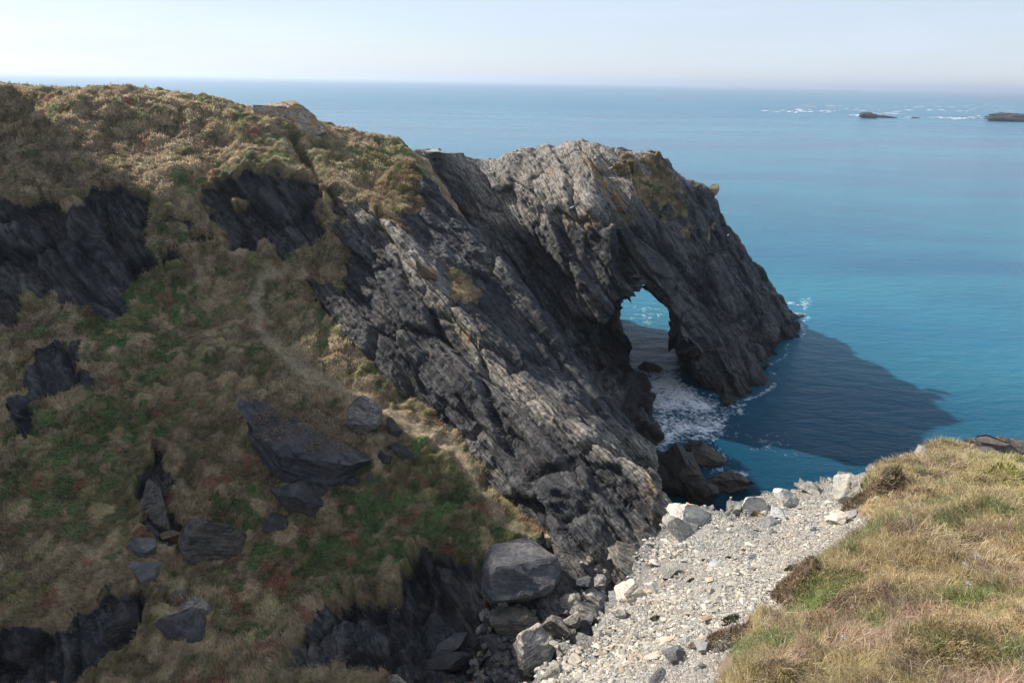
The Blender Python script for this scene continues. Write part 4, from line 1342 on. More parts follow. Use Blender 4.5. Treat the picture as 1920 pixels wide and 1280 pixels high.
# --- the boulder pile at the foot of the ridge
PILE = [
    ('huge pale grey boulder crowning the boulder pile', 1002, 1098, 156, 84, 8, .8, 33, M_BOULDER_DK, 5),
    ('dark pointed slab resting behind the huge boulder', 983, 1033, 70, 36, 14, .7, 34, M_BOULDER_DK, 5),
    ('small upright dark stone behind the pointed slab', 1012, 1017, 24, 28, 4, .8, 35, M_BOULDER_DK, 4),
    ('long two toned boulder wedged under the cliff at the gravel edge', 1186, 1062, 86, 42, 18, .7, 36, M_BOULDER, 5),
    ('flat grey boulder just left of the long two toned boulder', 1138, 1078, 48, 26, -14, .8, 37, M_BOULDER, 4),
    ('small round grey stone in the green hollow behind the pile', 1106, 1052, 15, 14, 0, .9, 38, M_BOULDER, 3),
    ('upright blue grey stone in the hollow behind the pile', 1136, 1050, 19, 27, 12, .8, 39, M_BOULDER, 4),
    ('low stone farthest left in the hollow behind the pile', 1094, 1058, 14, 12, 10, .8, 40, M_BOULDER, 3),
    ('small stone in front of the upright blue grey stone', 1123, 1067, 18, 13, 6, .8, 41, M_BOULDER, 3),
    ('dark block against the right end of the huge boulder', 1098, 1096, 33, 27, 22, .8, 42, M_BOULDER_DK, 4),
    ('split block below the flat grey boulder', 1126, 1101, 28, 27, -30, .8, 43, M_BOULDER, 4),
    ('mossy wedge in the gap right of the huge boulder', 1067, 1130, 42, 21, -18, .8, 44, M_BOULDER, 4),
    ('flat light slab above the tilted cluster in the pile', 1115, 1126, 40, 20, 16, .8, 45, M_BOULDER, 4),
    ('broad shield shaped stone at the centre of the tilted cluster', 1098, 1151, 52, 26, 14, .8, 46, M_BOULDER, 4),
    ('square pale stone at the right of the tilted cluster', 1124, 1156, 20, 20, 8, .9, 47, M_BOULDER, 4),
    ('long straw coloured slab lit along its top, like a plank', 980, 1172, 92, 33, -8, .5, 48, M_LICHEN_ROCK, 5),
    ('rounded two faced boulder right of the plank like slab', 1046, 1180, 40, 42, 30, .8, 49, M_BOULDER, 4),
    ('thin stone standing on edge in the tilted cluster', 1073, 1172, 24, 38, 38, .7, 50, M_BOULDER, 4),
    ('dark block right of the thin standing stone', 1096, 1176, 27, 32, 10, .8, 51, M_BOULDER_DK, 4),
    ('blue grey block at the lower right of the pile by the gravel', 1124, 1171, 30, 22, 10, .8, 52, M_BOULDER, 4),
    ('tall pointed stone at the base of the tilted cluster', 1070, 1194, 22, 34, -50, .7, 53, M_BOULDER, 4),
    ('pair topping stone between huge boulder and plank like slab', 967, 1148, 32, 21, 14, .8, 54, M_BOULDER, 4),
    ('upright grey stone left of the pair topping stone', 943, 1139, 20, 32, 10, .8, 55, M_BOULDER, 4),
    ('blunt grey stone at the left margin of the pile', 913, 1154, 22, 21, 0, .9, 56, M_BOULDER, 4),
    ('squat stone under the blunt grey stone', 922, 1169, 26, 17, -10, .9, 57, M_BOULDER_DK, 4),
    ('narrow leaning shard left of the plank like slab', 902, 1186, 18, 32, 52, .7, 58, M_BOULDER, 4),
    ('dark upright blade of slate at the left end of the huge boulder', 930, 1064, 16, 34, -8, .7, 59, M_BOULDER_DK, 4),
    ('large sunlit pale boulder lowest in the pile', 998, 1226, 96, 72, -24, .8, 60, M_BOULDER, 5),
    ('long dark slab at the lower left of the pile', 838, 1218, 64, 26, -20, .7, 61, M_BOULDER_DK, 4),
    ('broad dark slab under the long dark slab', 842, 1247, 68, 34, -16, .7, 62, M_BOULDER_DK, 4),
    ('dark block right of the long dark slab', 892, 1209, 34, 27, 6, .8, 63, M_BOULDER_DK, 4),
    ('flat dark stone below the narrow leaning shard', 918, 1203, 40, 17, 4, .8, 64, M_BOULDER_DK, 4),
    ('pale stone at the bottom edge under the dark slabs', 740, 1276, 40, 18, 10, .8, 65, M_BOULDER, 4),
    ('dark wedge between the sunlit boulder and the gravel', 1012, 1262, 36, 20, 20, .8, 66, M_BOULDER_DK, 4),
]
for lab, px_, py_, w_, h_, an_, dp_, sd_, mt_, sb_ in PILE:
    kw = {'attrs': {'lich': .8}} if mt_ is M_BOULDER else ({'attrs': {'lich': .3, 'orange': -.75}} if mt_ is M_LICHEN_ROCK else {})
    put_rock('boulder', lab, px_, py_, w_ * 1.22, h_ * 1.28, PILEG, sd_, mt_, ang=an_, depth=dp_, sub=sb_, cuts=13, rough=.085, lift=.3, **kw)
rr = np.random.default_rng(77)
RUB = []
for k in range(240):
    zone = rr.random()
    if zone < .45: px_, py_ = rr.uniform(880, 985), rr.uniform(1190, 1278)
    elif zone < .8: px_, py_ = rr.uniform(1030, 1140), rr.uniform(1110, 1215)
    else: px_, py_ = rr.uniform(905, 1060), rr.uniform(1135, 1215)
    w_ = rr.uniform(7, 24) * (1.0 if zone < .8 else .8)
    put_rock('rubble_stone', 'small angular grey stone filling the gaps of the boulder pile', px_, py_, w_, w_ * rr.uniform(.45, .9), PILEG, 200 + k % 24, M_BOULDER if rr.random() < .75 else M_BOULDER_DK,
             ang=rr.uniform(-50, 50), depth=rr.uniform(.6, 1), sub=3, cuts=10, cat='stone', group='small stones in the boulder pile', rough=.05)

# --- slabs and blocks along the gravel edge
EDGE = [
    ('pale pinnacle rock at the far tip of the turf bank', 1737, 856, 44, 46, -38, 70, M_PALE, 'rock', 5, dict(point=.35)),
    ('small pale point of rock on the skyline right of the pinnacle', 1792, 853, 20, 22, -60, 71, M_PALE, 'rock', 4, dict(point=.5)),
    ('tan leaning shard at the right end of the turf rim', 1808, 852, 22, 36, 62, 72, M_PALE, 'rock', 4, dict(point=.4)),
    ('rounded pale slab with a grassy foot at the gravel edge', 1410, 946, 52, 34, 14, 73, M_PALE, 'rock slab', 5, {}),
    ('jagged low fin left of the rounded pale slab', 1385, 956, 20, 24, 36, 74, M_PALE, 'rock slab', 4, dict(point=.5)),
    ('thick leaning slab with a sharp upper edge on the gravel rim', 1474, 934, 58, 36, 24, 75, M_PALE, 'rock slab', 5, dict(point=.2)),
    ('layered tan slab pointing up left on the gravel rim', 1525, 918, 54, 26, 22, 76, M_PALE, 'rock slab', 5, dict(point=.15)),
    ('large knobbly grey rock against the heather at the rim', 1584, 924, 52, 62, -8, 77, M_PALE, 'rock', 5, dict(rough=.08)),
    ('smooth white slab beside the rounded pale slab', 1458, 962, 50, 36, 34, 78, M_WHITE, 'rock slab', 5, {}),
    ('flat bluish slab lying below the smooth white slab', 1444, 982, 36, 22, -8, 79, M_GREYSTONE, 'rock slab', 4, {}),
    ('cream rounded boulder tucked under the turf', 1572, 974, 40, 27, -14, 80, M_CREAM, 'boulder', 5, {}),
    ('white upright stone right of the cream boulder', 1594, 965, 18, 24, 70, 81, M_WHITE, 'boulder', 4, {}),
    ('small tan stone left of the cream boulder', 1545, 985, 20, 8, -14, 82, M_CREAM, 'stone', 3, {}),
    ('broad pale crag with orange lichen on its crest at the cliff edge', 1290, 966, 108, 56, 20, 83, M_PALE, 'rock', 5, dict(rough=.07)),
    ('tan slab below the orange lichened crag', 1275, 1000, 70, 40, 36, 84, M_PALE, 'rock slab', 5, dict(rough=.06)),
    ('blocky pale rock on the lower cliff edge above the long boulder', 1252, 1074, 40, 34, -30, 85, M_PALE, 'rock', 4, {}),
    ('cracked cream outcrop at the cliff edge above the boulder pile', 1186, 1118, 62, 48, -14, 86, M_CREAM, 'rock', 5, dict(rough=.08)),
    ('low pale crag right of the cracked cream outcrop', 1222, 1102, 34, 26, 14, 87, M_PALE, 'rock', 4, {}),
    ('white stone block on the rim below the cracked cream outcrop', 1165, 1150, 30, 34, 30, 88, M_PALE, 'rock', 4, {}),
    ('ragged pale rock low on the gravel rim', 1100, 1208, 46, 30, 30, 89, M_PALE, 'rock', 4, dict(rough=.08)),
    ('pale jagged rock at the bottom corner of the gravel rim', 1040, 1262, 52, 34, -28, 90, M_PALE, 'rock', 4, dict(rough=.08)),
    ('dark grey pyramid stone on the gravel near the grass', 1267, 1226, 48, 36, 18, 91, M_GREYSTONE, 'stone', 5, dict(cuts=7)),
    ('white round stone against the grass at the bottom', 1321, 1213, 35, 26, -10, 92, M_WHITE, 'stone', 4, {}),
    ('bright white flat stone in the middle of the gravel', 1341, 1062, 32, 13, -16, 93, M_WHITE, 'stone', 4, {}),
    ('pale squarish stone in the lower gravel', 1333, 1109, 16, 18, -40, 94, M_CREAM, 'stone', 4, {}),
    ('flat blue grey stone in the upper gravel', 1413, 1044, 24, 12, 6, 95, M_GREYSTONE, 'stone', 4, {}),
    ('thin dark curved stone in the gravel under the white one', 1386, 1078, 18, 8, -6, 96, M_GREYSTONE, 'stone', 3, {}),
    ('small orange stone at the foot of the turf edge', 1389, 1146, 7, 7, 0, 97, M_CREAM, 'stone', 3, {}),
    ('white stone heap piece under the eroded soil', 1411, 1140, 18, 12, -8, 98, M_WHITE, 'stone', 3, {}),
    ('grey flat stone at the bottom edge of the gravel', 1245, 1272, 50, 16, 4, 99, M_GREYSTONE, 'stone', 4, {}),
]
for lab, px_, py_, w_, h_, an_, sd_, mt_, ct_, sb_, kw in EDGE:
    k2 = dict(cuts=11, rough=.06); k2.update(kw)
    if 'orange lichen on' in lab: pass
    put_rock({'rock': 'edge_rock', 'rock slab': 'edge_slab', 'boulder': 'boulder', 'stone': 'loose_stone'}[ct_], lab, px_, py_, w_ * 1.08, h_ * .95, GRAV, sd_, mt_, ang=an_, depth=1.05, cat=ct_, sub=sb_, **k2)
put_rock('edge_rock', 'dark brown layered slab jutting over the water at the right edge', 1872, 846, 112, 44, at_y(1872, 856, 12.0), 101, M_BROWNROCK, ang=22, depth=.5, cat='rock slab', sub=6, cuts=10, yaw=-6)
put_rock('edge_rock', 'broken brown slab behind the layered slab, cut by the right frame', 1930, 850, 90, 30, at_y(1925, 858, 12.6), 102, M_BROWNROCK, ang=14, depth=.6, cat='rock slab', sub=5, cuts=10)
put_rock('edge_rock', 'lower brown rock step between the turf and the layered slab', 1850, 872, 90, 46, at_y(1850, 885, 11.0), 103, M_BROWNROCK, ang=14, depth=.9, cat='rock slab', sub=5, cuts=12)
# orange lichen cushions on the crag
mo = NT('orange_lichen'); mo.bsdf(Base_Color=mo.ramp(mo.noise(mo.pos(), 25, 4), [(.35, (.45, .18, .01)), (.6, (.72, .40, .03))]), Roughness=.95)


def on_object(o, px, py):
    from mathutils.bvhtree import BVHTree
    bpy.context.view_layer.update()
    b = BVHTree.FromPolygons([o.matrix_world @ v.co for v in o.data.vertices], [tuple(p.vertices) for p in o.data.polygons])
    for k in range(40):
        d = Vector(ray(px, py + k * 2).tolist()).normalized()
        h = b.ray_cast(Vector(CAM.tolist()), d)[0]
        if h is not None:
            return np.array(h), py + k * 2
    return np.array(o.location), py


crag = [o for o in bpy.data.objects if str(o.get('label', '')).startswith('broad pale crag')][0]
for lab, px_, w_, sd_ in (('bright orange lichen cushion on the crag at the cliff edge', 1274, 16, 104), ('smaller yellow lichen cushion right of the bright orange one', 1291, 11, 105)):
    P, yy = on_object(crag, px_, 925)
    put_rock('lichen_cushion', lab, px_, yy + 2, w_, w_ * .7, P, sd_, mo.mat, depth=.8, cat='lichen', sub=4, rough=.25)
# the brown rocks stand on a buttress that goes down to the sea
bt = put_rock('edge_rock', 'brown buttress of rock under the layered slab at the right edge', 1885, 905, 150, 60, at_y(1885, 905, 11.6), 106, M_BROWNROCK, ang=0, depth=1.0, cat='rock', sub=5, cuts=16, rough=.09, yaw=0)
for v in bt.data.vertices:
    v.co.z = v.co.z if v.co.z > 0 else v.co.z * 110
    v.co.x *= 1 + .02 * max(0, -v.co.z); v.co.y *= 1 + .02 * max(0, -v.co.z)

# loose stones one could count on the gravel
k = 0
while k < 200:
    px_, py_ = rr.uniform(1010, 1600), rr.uniform(950, 1278)
    if inpoly(np.array([px_]), np.array([py_]), BANK)[0] > -6: continue
    P = GRAV.hit(px_, py_)
    if P is None or P[1] > 9 or P[2] < 21.5: continue
    w_ = rr.uniform(4, 8) if rr.random() < .7 else rr.uniform(8, 20)
    m_ = (M_PALE, M_PALE, M_WHITE, M_GREYSTONE, M_CREAM, M_PALE)[rr.integers(6)]
    put_rock('loose_stone', 'small pale slate chip scattered on the gravel slope' if m_ is not M_GREYSTONE else 'small grey slate chip scattered on the gravel slope', px_, py_, w_, w_ * rr.uniform(.22, .6), GRAV, 300 + k % 30, m_,
             ang=rr.uniform(-25, 25), depth=.8, cat='stone', group='loose stones on the gravel slope', sub=2, cuts=8, rough=.03)
    k += 1


# gravel proper: far too many to count
def gravel_chips():
    r = np.random.default_rng(31)
    n = 26000
    V0 = GV; sl = np.linalg.norm(V0 - CAM, axis=1)
    ok = front & (bd < 4) & (px_g > 960) & (px_g < 1680) & (py_g > 900) & (py_g < 1330) & (V0[:, 2] > 21.6)
    gn = sstep(-.35, .35, fbm(V0 * 1.6, 3, seed=171))
    pr = np.where(ok, (.12 + gn) / sl ** 1.5, 0)
    idx = r.choice(len(V0), n, p=pr / pr.sum())
    base, Fb = ICO[2][0][:0], None
    import bmesh
    bm = bmesh.new(); bmesh.ops.create_icosphere(bm, subdivisions=1, radius=1.0)
    B = np.array([v.co[:] for v in bm.verts]); Fb = np.array([[v.index for v in f.verts] for f in bm.faces]); bm.free()
    s = np.exp(r.normal(0, .6, n)) * .0058 * (.75 + .8 * np.clip(-bd[idx] / 260.0, 0, 1))
    sc = np.stack([s * r.uniform(.8, 1.7, n), s * r.uniform(.7, 1.2, n), s * r.uniform(.15, .45, n)], 1)
    az = r.uniform(0, 6.28, n); ca, sa = np.cos(az), np.sin(az)
    jit = 1 + r.normal(0, .22, (n, len(B), 1))
    L = B[None] * jit * sc[:, None, :]
    tx = r.normal(0, .35, n)
    L = np.stack([L[..., 0], L[..., 1], L[..., 2] + L[..., 0] * tx[:, None]], 2)
    L = np.stack([L[..., 0] * ca[:, None] - L[..., 1] * sa[:, None], L[..., 0] * sa[:, None] + L[..., 1] * ca[:, None], L[..., 2]], 2)
    P = V0[idx] + np.stack([r.uniform(-.015, .015, n), r.uniform(-.015, .015, n), s * .3], 1)
    V = (L + P[:, None, :]).reshape(-1, 3)
    F = (Fb[None] + (np.arange(n) * len(B))[:, None, None]).reshape(-1, 3)
    pal = np.array([(0.304, 0.277, 0.230), (0.378, 0.340, 0.277), (0.430, 0.385, 0.310), (0.525, 0.475, 0.390), (0.399, 0.295, 0.197), (0.221, 0.203, 0.179), (0.315, 0.305, 0.263)])
    C = pal[r.choice(7, n, p=[.2, .25, .2, .11, .09, .09, .06])] * np.exp(r.normal(0, .12, n))[:, None]
    return V, F, np.repeat(C, len(B), 0)


px_g, py_g = to_px(GB)
mg = NT('gravel_chips'); mg.bsdf(Base_Color=mg.attr('col', 'Color'), Roughness=.9, Specular_IOR_Level=.2)
V, F, C = gravel_chips()
tag(link('gravel', mesh_from('gravel', V, F, mg.mat, {'col': np.clip(C, .02, .8)}, smooth=False)), kind='stuff')

# --- rocks in the sea
SEA_R = [('sea_rock', 'dark wave washed boulder in the foam inside the arch', 1222, 688, 46, 26, 0.3, 110, 8, 'sea rock'),
         ('sea_rock', 'upper rounded brown rock in the foam below the arch', 1300, 842, 52, 30, .5, 111, 8, 'sea rock'),
         ('sea_rock', 'lower broad brown rock in the foam below the arch', 1324, 858, 64, 40, .6, 112, 12, 'sea rock'),
         ('sea_rock', 'ribbed dark reef running out from the black rocks', 1366, 904, 84, 50, .7, 113, 10, 'sea rock'),
         ('sea_rock', 'black jagged rocks at the foot of the ridge', 1266, 890, 140, 110, 1.6, 114, 30, 'sea rock'),
         ('sea_rock', 'black sloping rock between the jagged rocks and the gravel edge', 1310, 928, 100, 70, 1.2, 115, 34, 'sea rock'),
         ('sea_rock', 'small rock at the seaward foot of the arch leg', 1362, 756, 22, 16, .3, 116, 10, 'sea rock'),
         ('sea_rock', 'tiny pointed rock at the right foot of the headland', 1434, 688, 14, 18, .3, 117, 40, 'sea rock')]
for nm, lab, px_, py_, w_, h_, z_, sd_, an_, ct_ in SEA_R:
    put_rock(nm, lab, px_, py_, w_, h_, at_z(px_, py_ + h_ * .3, 0), sd_, M_SEAROCK, ang=an_, depth=.8, cat=ct_, sub=5, cuts=14, rough=.11)
put_rock('sea_rock', 'distant black islet with a pointed top among breakers', 1628, 217, 42, 13, at_z(1628, 222, 0), 120, M_SEAROCK, ang=3, depth=.5, cat='islet', sub=5, cuts=16, rough=.16, yaw=0)
put_rock('sea_rock', 'low tail of rock trailing right of the distant islet', 1660, 219, 44, 5, at_z(1660, 221, 0), 121, M_SEAROCK, ang=3, depth=.4, cat='islet', sub=4, cuts=16, rough=.12, yaw=0)
put_rock('sea_rock', 'long ragged black islet at the far right edge of the sea', 1898, 223, 84, 17, at_z(1898, 228, 0), 122, M_SEAROCK, ang=1, depth=.4, cat='islet', sub=5, cuts=18, rough=.18, yaw=0)
put_rock('sea_rock', 'barely awash rock between the two distant islets', 1716, 221, 16, 3, at_z(1716, 222, 0), 123, M_SEAROCK, depth=.5, cat='islet', sub=3, yaw=0)


# breakers round the far islets: thin broken foam lying on the water
def foam_strips():
    r = np.random.default_rng(5)
    Vs, Fs, k = [], [], 0
    for x0, x1, y_, n, th in [(1418, 1480, 208, 10, 1.0), (1478, 1560, 208.5, 24, 1.6), (1596, 1618, 216.5, 9, 1.6), (1636, 1690, 212, 16, 1.4), (1690, 1760, 220.5, 8, .8), (1760, 1850, 221, 26, 1.5),
                              (1500, 1900, 200, 26, .8), (1560, 1900, 207, 26, .9)]:
        for _ in range(n):
            cx, cy = r.uniform(x0, x1), y_ + r.normal(0, 1.3) + (r.uniform(x0, x1) - x0) * 0
            w_ = r.uniform(2, 12); t_ = r.uniform(.3, 1) * th
            P = [at_z(cx + w_ * math.cos(a) * r.uniform(.6, 1), cy + t_ * .5 * math.sin(a) * r.uniform(.5, 1), .15) for a in np.linspace(0, 6.283, 9)[:-1]]
            c = np.mean(P, 0)
            Vs += [c] + P
            Fs += [(k, k + 1 + j, k + 1 + (j + 1) % 8) for j in range(8)]
            k += 9
    return np.array(Vs), np.array(Fs)


mf = NT('sea_foam'); mf.bsdf(Base_Color=(.62, .66, .70), Roughness=.9)
V, F = foam_strips()
tag(link('sea_foam', mesh_from('sea_foam', V, F, mf.mat)), kind='stuff')


# ------------------------------------------------------------------ gulls
def flat_mat(name, c, rough=.7):
    m = NT(name)
    n = m.noise(m.pos(), 30, 3)
    m.bsdf(Base_Color=m.mix(m.rng(n, .3, .7), tuple(v * .9 for v in c), c), Roughness=rough)
    return m.mat


M_WHITEF = flat_mat('white_feathers', (.80, .80, .79)); M_GREYF = flat_mat('grey_feathers', (.36, .38, .41)); M_BILL = flat_mat('yellow_bill', (.65, .42, .06)); M_LEG = flat_mat('pink_legs', (.50, .30, .26))


def loft(rings, n=12):
    V = []; F = []
    for (x, z, ry, rz) in rings:
        for a in np.linspace(0, 2 * np.pi, n, endpoint=False):
            V.append((x, ry * math.cos(a), z + rz * math.sin(a)))
    for i in range(len(rings) - 1):
        for j in range(n):
            F.append((i * n + j, i * n + (j + 1) % n, (i + 1) * n + (j + 1) % n, (i + 1) * n + j))
    return np.array(V), np.array(F)


def make_gull():
    root = link('gull', None)
    V, F = loft([(-.27, .235, .004, .004), (-.24, .24, .03, .012), (-.16, .245, .06, .045), (-.05, .25, .085, .085), (.06, .265, .085, .09), (.13, .30, .065, .075), (.165, .345, .046, .055),
                 (.185, .385, .042, .048), (.205, .415, .045, .046), (.235, .425, .036, .036), (.262, .42, .014, .014), (.268, .419, .002, .002)])
    link('body', mesh_from('body', V, F, M_WHITEF), root)
    for sgn in (-1, 1):
        V, F = loft([(-.34, .235, .003, .004), (-.26, .245, .012, .018), (-.12, .268, .020, .050), (.02, .285, .020, .060), (.09, .290, .012, .042), (.12, .29, .002, .004)])
        V = V + np.array([0, sgn * .078, .012])
        link('wing', mesh_from('wing', V, F, M_GREYF), root)
        V, F = loft([(0, 0, .007, .007), (.001, .09, .006, .006), (.0, .19, .010, .010)], 6)
        V = np.stack([V[:, 0] + .02, V[:, 1] + sgn * .035, V[:, 2]], 1)
        Vf = np.array([(.0, sgn * .035 - .02, .003), (.07, sgn * .035 - .035, .003), (.085, sgn * .035, .003), (.07, sgn * .035 + .035, .003), (.0, sgn * .035 + .02, .003), (.03, sgn * .035, .012)])
        link('leg', mesh_from('leg', np.concatenate([V, Vf]), np.concatenate([np.array([[f[0], f[1], f[2]] for f in F] + [[f[0], f[2], f[3]] for f in F]),
             np.array([(5, 0, 1), (5, 1, 2), (5, 2, 3), (5, 3, 4), (5, 4, 0)]) + len(V)]), M_LEG), root)
    V, F = loft([(.255, .418, .013, .012), (.30, .412, .009, .010), (.322, .405, .003, .006), (.325, .40, .001, .001)], 8)
    link('bill', mesh_from('bill', V, F, M_BILL), root)
    return root


def copy_tree(o, parent=None):
    c = o.copy(); COL.objects.link(c); c.parent = parent
    for ch in list(o.children):
        d = ch.copy(); COL.objects.link(d); d.parent = c
    return c


GULLS = [('white gull standing tallest on the highest point of the rock crest', 990, 288, 66.5, 200, 1.15), ('gull in the middle of the three on the rock crest', 918, 289, 67.8, 20, .95), ('gull nearest the grassy hill on the rock crest', 880, 290, 68.6, 170, .95),
         ('white gull on the steep right slope of the arch headland', 1371, 397, 73.4, 60, 1.0), ('gull resting on the pale ledge below the rock crest', 1071, 419, 60.2, 30, .9), ('gull squatting low between the crest and the lichened spire', 1040, 300, 64.6, 250, .8)]
g0 = make_gull()
bpy.context.view_layer.update()
_dg = bpy.context.evaluated_depsgraph_get()
from mathutils.bvhtree import BVHTree
arch_bvh = BVHTree.FromPolygons([tuple(v) for v in AV2], [tuple(f) for f in AF])
for k, (lab, px_, py_, y_, rz, sc_) in enumerate(GULLS):
    g = g0 if k == 0 else copy_tree(g0)
    P = at_y(px_, py_, y_)
    d = ray(px_, py_ + 1.5)
    hitp = arch_bvh.ray_cast(Vector(CAM.tolist()), Vector((d / np.linalg.norm(d)).tolist()))[0]
    if hitp is not None:
        P = np.array(hitp) + d / np.linalg.norm(d) * .12
    top = arch_bvh.ray_cast(Vector((P[0], P[1], 40)), Vector((0, 0, -1)))[0]
    z = top.z if top is not None else P[2]
    g.location = (P[0], P[1], z - .01)
    g.rotation_euler = (0, 0, math.radians(rz)); g.scale = (sc_, sc_, sc_)
    tag(g, lab, 'gull', 'gulls on the rocks')


# ------------------------------------------------------------------ heather clumps, dry flower heads and small plants on the cliff top
def sprig_clump(name, label, px, py, w, h, on, seed, cols, cat, n=900, twig=.4):
    P = on.hit(px, py + h * .25) if isinstance(on, HF) else np.array(on, float)
    if P is None: return None
    s = np.linalg.norm(P - CAM) / FPX
    R, H = w * s * .5, h * s * .6
    r = np.random.default_rng(seed)
    a = r.uniform(0, 6.283, n); rad = np.sqrt(r.random(n))
    Q = np.stack([R * rad * np.cos(a), R * rad * np.sin(a) * .8, H * np.sqrt(np.clip(1 - rad ** 2, 0, 1)) * r.uniform(.35, .9, n)], 1)
    Q[:, 2] += .15 * H * fbm(Q / R * 2.5 + seed, 2, seed=seed % 19)
    if isinstance(on, HF):
        Q[:, 2] += np.clip(on(Q[:, 0] + P[0], Q[:, 1] + P[1]) - P[2], -R, R)
    lean = np.stack([np.cos(a) * rad, np.sin(a) * rad, np.zeros(n)], 1) * .9 + r.normal(0, .5, (n, 3)) * np.array([1, 1, 0])
    C = np.array(cols)[r.integers(len(cols), size=n)] * np.exp(r.normal(0, .3, n))[:, None]
    V, T, CC = blades(Q, r.uniform(.15, .4, n) * H * .5 + .012, np.full(n, s * 1.1) * r.uniform(.7, 1.6, n), lean, np.clip(C, .01, .7), seed, twig)
    o = link(name, mesh_from(name, V, T, M_BLADE, {'col': CC}))
    o.location = (P - np.array([0, 0, .02])).tolist()
    return tag(o, label, cat)


HEA = [(.30, .19, .15), (.22, .16, .115), (.38, .27, .20), (.17, .17, .08)]
_b = bpy.data.objects['fallen_slab']
bpy.context.view_layer.update()
HGR = [(.05, .07, .028), (.07, .085, .038), (.11, .07, .05)]
sprig_clump('heather_clump', 'purple brown heather spilling over the cliff rim beside the knobbly rock', 1636, 912, 84, 62, BANKH, 1, HEA + HGR[:1], 'heather', 2600)
sprig_clump('heather_clump', 'dark green heather mound in the middle of the far turf', 1664, 908, 40, 36, BANKH, 2, HGR, 'heather', 1200)
sprig_clump('heather_clump', 'brown heather hanging over the eroded soil edge', 1490, 1082, 66, 70, BANKH, 3, HEA, 'heather', 2600)
sprig_clump('heather_clump', 'low heather along the bottom lip of the turf', 1362, 1192, 70, 44, BANKH, 4, HEA + HGR[1:], 'heather', 2000)
sprig_clump('heather_clump', 'dark heather patch in the middle of the bottom edge', 1480, 1250, 110, 44, BANKH, 5, HEA, 'heather', 2600)
sprig_clump('heather_clump', 'rust brown heather band below the green grass mound', 1560, 1160, 120, 36, BANKH, 6, HEA + [(.30, .17, .10)], 'heather', 2400)
sprig_clump('heather_clump', 'small green shrub growing in the brown heather at the soil edge', 1487, 1062, 26, 22, BANKH, 7, HGR, 'heather', 500)
sprig_clump('heather_clump', 'dark mossy hump against the gravel at the turf corner', 1368, 1158, 30, 26, BANKH, 8, HGR, 'heather', 600)
sprig_clump('heather_clump', 'heather fringe on the far rim left of the pinnacle', 1690, 868, 60, 22, BANKH, 9, HEA, 'heather', 1200)
sprig_clump('grass_tussock', 'tall dark green tussock beside the soil edge heather', 1545, 1085, 110, 60, BANKH, 10, [(.09, .12, .035), (.13, .14, .05), (.36, .28, .16), (.30, .24, .13)], 'grass tussock', 1500, .8)
sprig_clump('grass_tussock', 'yellow green tussock at the far right rim', 1880, 880, 90, 40, BANKH, 11, [(.22, .22, .07), (.27, .23, .095), (.15, .16, .045)], 'grass tussock', 1800, .4)
sprig_clump('grass_tussock', 'straw tussock arching over the bottom right corner', 1770, 1190, 150, 90, BANKH, 12, [(.36, .28, .16), (.30, .23, .125), (.20, .17, .07)], 'grass tussock', 2200, .8)
sprig_clump('grass_tussock', 'dry grass tuft at the foot of the rounded pale slab', 1417, 962, 34, 14, GRAV, 13, [(.25, .19, .07), (.34, .25, .12)], 'grass tussock', 500, .4)
_M = np.array(_b.matrix_world)
for lab, lx, ly, r_ in (('broad brown heather cushion on the left half of the huge fallen slab', -.35, .15, 150), ('brown heather cushion on the right half of the huge fallen slab', .22, .25, 110),
                        ('small heather cushion at the upper left tip of the huge fallen slab', -.72, .1, 70)):
    bb = np.array(_b.bound_box); ex = bb.max(0)
    vs = np.array([v.co[:] for v in _b.data.vertices]); q0 = np.array([lx * ex[0], ly * ex[1]])
    kk = np.argmin(((vs[:, :2] - q0) ** 2).sum(1) - 1.0 * vs[:, 2])
    P = _M[:3, :3] @ vs[kk] + _M[:3, 3]
    sprig_clump('heather_clump', lab, 560, 800, r_, 26, P - np.array([0, 0, .15]), 40 + int(r_), [(.28, .20, .14), (.34, .25, .17), (.20, .17, .11)], 'heather', 2600)
for k, (px_, py_, w_) in enumerate([(1321, 1048, 10), (1365, 1044, 10), (1295, 1086, 12), (1228, 1155, 16), (1300, 1208, 20), (1240, 1192, 8), (1180, 1128, 14), (1222, 1128, 13)]):
    sprig_clump('plant_tuft', ['green tuft above the bright white flat stone', 'green tuft right of the bright white flat stone', 'green tuft left of the dark curved stone', 'tall weedy tuft on the lower gravel', 'brown dead tuft behind the dark pyramid stone',
                               'tiny dark tuft left of the pyramid stone', 'brown tuft on the cream outcrop', 'reddish tuft right of the cream outcrop'][k], px_, py_, w_, w_ * .9, GRAV, 20 + k, HGR if k < 4 else HEA, 'plant', 260)


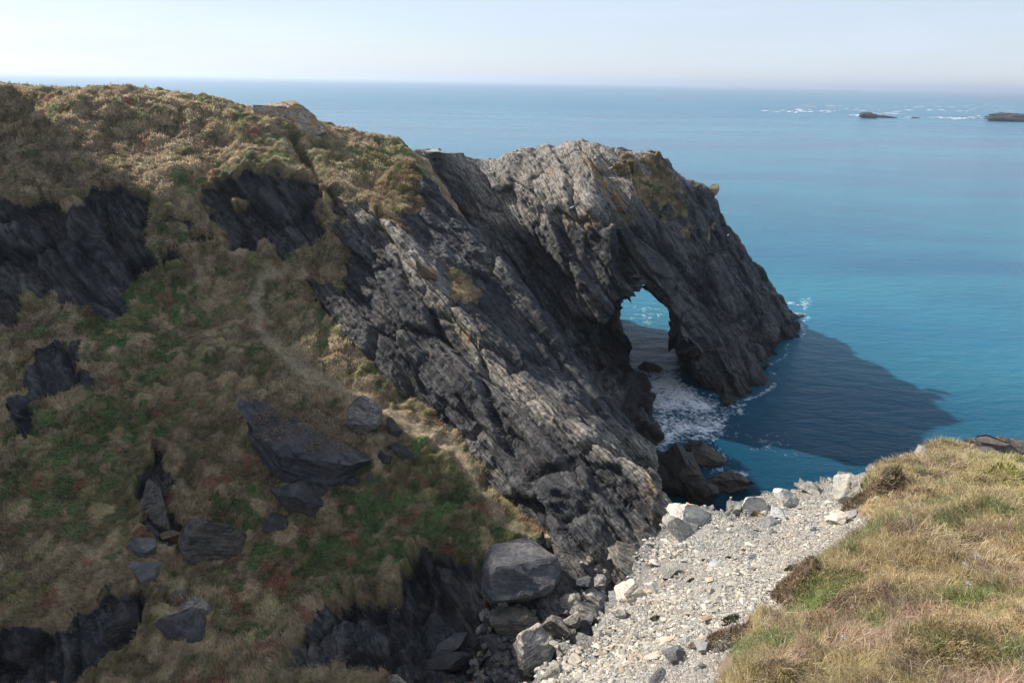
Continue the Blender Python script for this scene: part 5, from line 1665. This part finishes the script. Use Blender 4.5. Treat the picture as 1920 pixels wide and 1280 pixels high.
def flower_head(label, px, py, seed):
    P = BANKH.hit(px, py)
    if P is None: return
    r = np.random.default_rng(seed)
    root = link('dry_flower', None)
    root.location = (P + np.array([0, 0, -.02])).tolist()
    n = 1
    hgt = .16
    V, F = loft([(0, 0, .003, .003), (0, .01, .003, .003)], 5)
    ring = []
    for z in (0, .08, hgt):
        for a in np.linspace(0, 6.283, 6)[:-1]:
            ring.append((.0025 * math.cos(a) + .02 * z, .0025 * math.sin(a), z))
    F = [(i * 5 + j, i * 5 + (j + 1) % 5, (i + 1) * 5 + (j + 1) % 5, (i + 1) * 5 + j) for i in range(2) for j in range(5)]
    link('stem', mesh_from('stem', np.array(ring), np.array(F), M_STRAWM), root)
    m = 60
    a = r.uniform(0, 6.283, m)
    lean = np.stack([np.cos(a), np.sin(a), np.zeros(m)], 1) * r.uniform(.8, 2.2, (m, 1))
    Q = np.repeat(np.array([[.003, 0, hgt - .01]]), m, 0)
    V, T, CC = blades(Q, r.uniform(.03, .05, m), np.full(m, .006), lean, np.clip(np.array([[.62, .58, .52]]) * np.exp(r.normal(0, .2, m))[:, None], 0, .8), seed, .6)
    link('flower', mesh_from('flower', V, T, M_BLADE, {'col': CC}), root)
    tag(root, label, 'dry flower')


M_STRAWM = flat_mat('straw_stem', (.45, .36, .20))
flower_head('dry white flower head lowest in the turf near the bottom edge', 1573, 1228, 1)
flower_head('bleached flower head in the middle of the right hand turf', 1800, 1086, 2)
flower_head('faded flower head just above the bleached one in the turf', 1822, 1068, 3)
flower_head('dry flower head in the grass right of centre, below the bleached one', 1806, 1125, 4)
# ------------------------------------------------------------------ sea air: one even box of haze round everything
def haze_box():
    a, z0, z1 = 70000.0, -8.0, 60.0
    V = np.array([(x, y, z) for x in (-a, a) for y in (-a, a) for z in (z0, z1)], float)
    F = np.array([(0, 1, 3, 2), (4, 6, 7, 5), (0, 4, 5, 1), (2, 3, 7, 6), (0, 2, 6, 4), (1, 5, 7, 3)])
    m = NT('haze')
    v = m.n('ShaderNodeVolumePrincipled')
    v.inputs['Color'].default_value = (.66, .76, .90, 1)
    v.inputs['Density'].default_value = 2.0e-4
    v.inputs['Anisotropy'].default_value = .35
    m.t.links.new(v.outputs[0], m.out.inputs['Volume'])
    tag(link('haze', mesh_from('haze', V, F, m.mat, smooth=False)), kind='stuff')


haze_box()
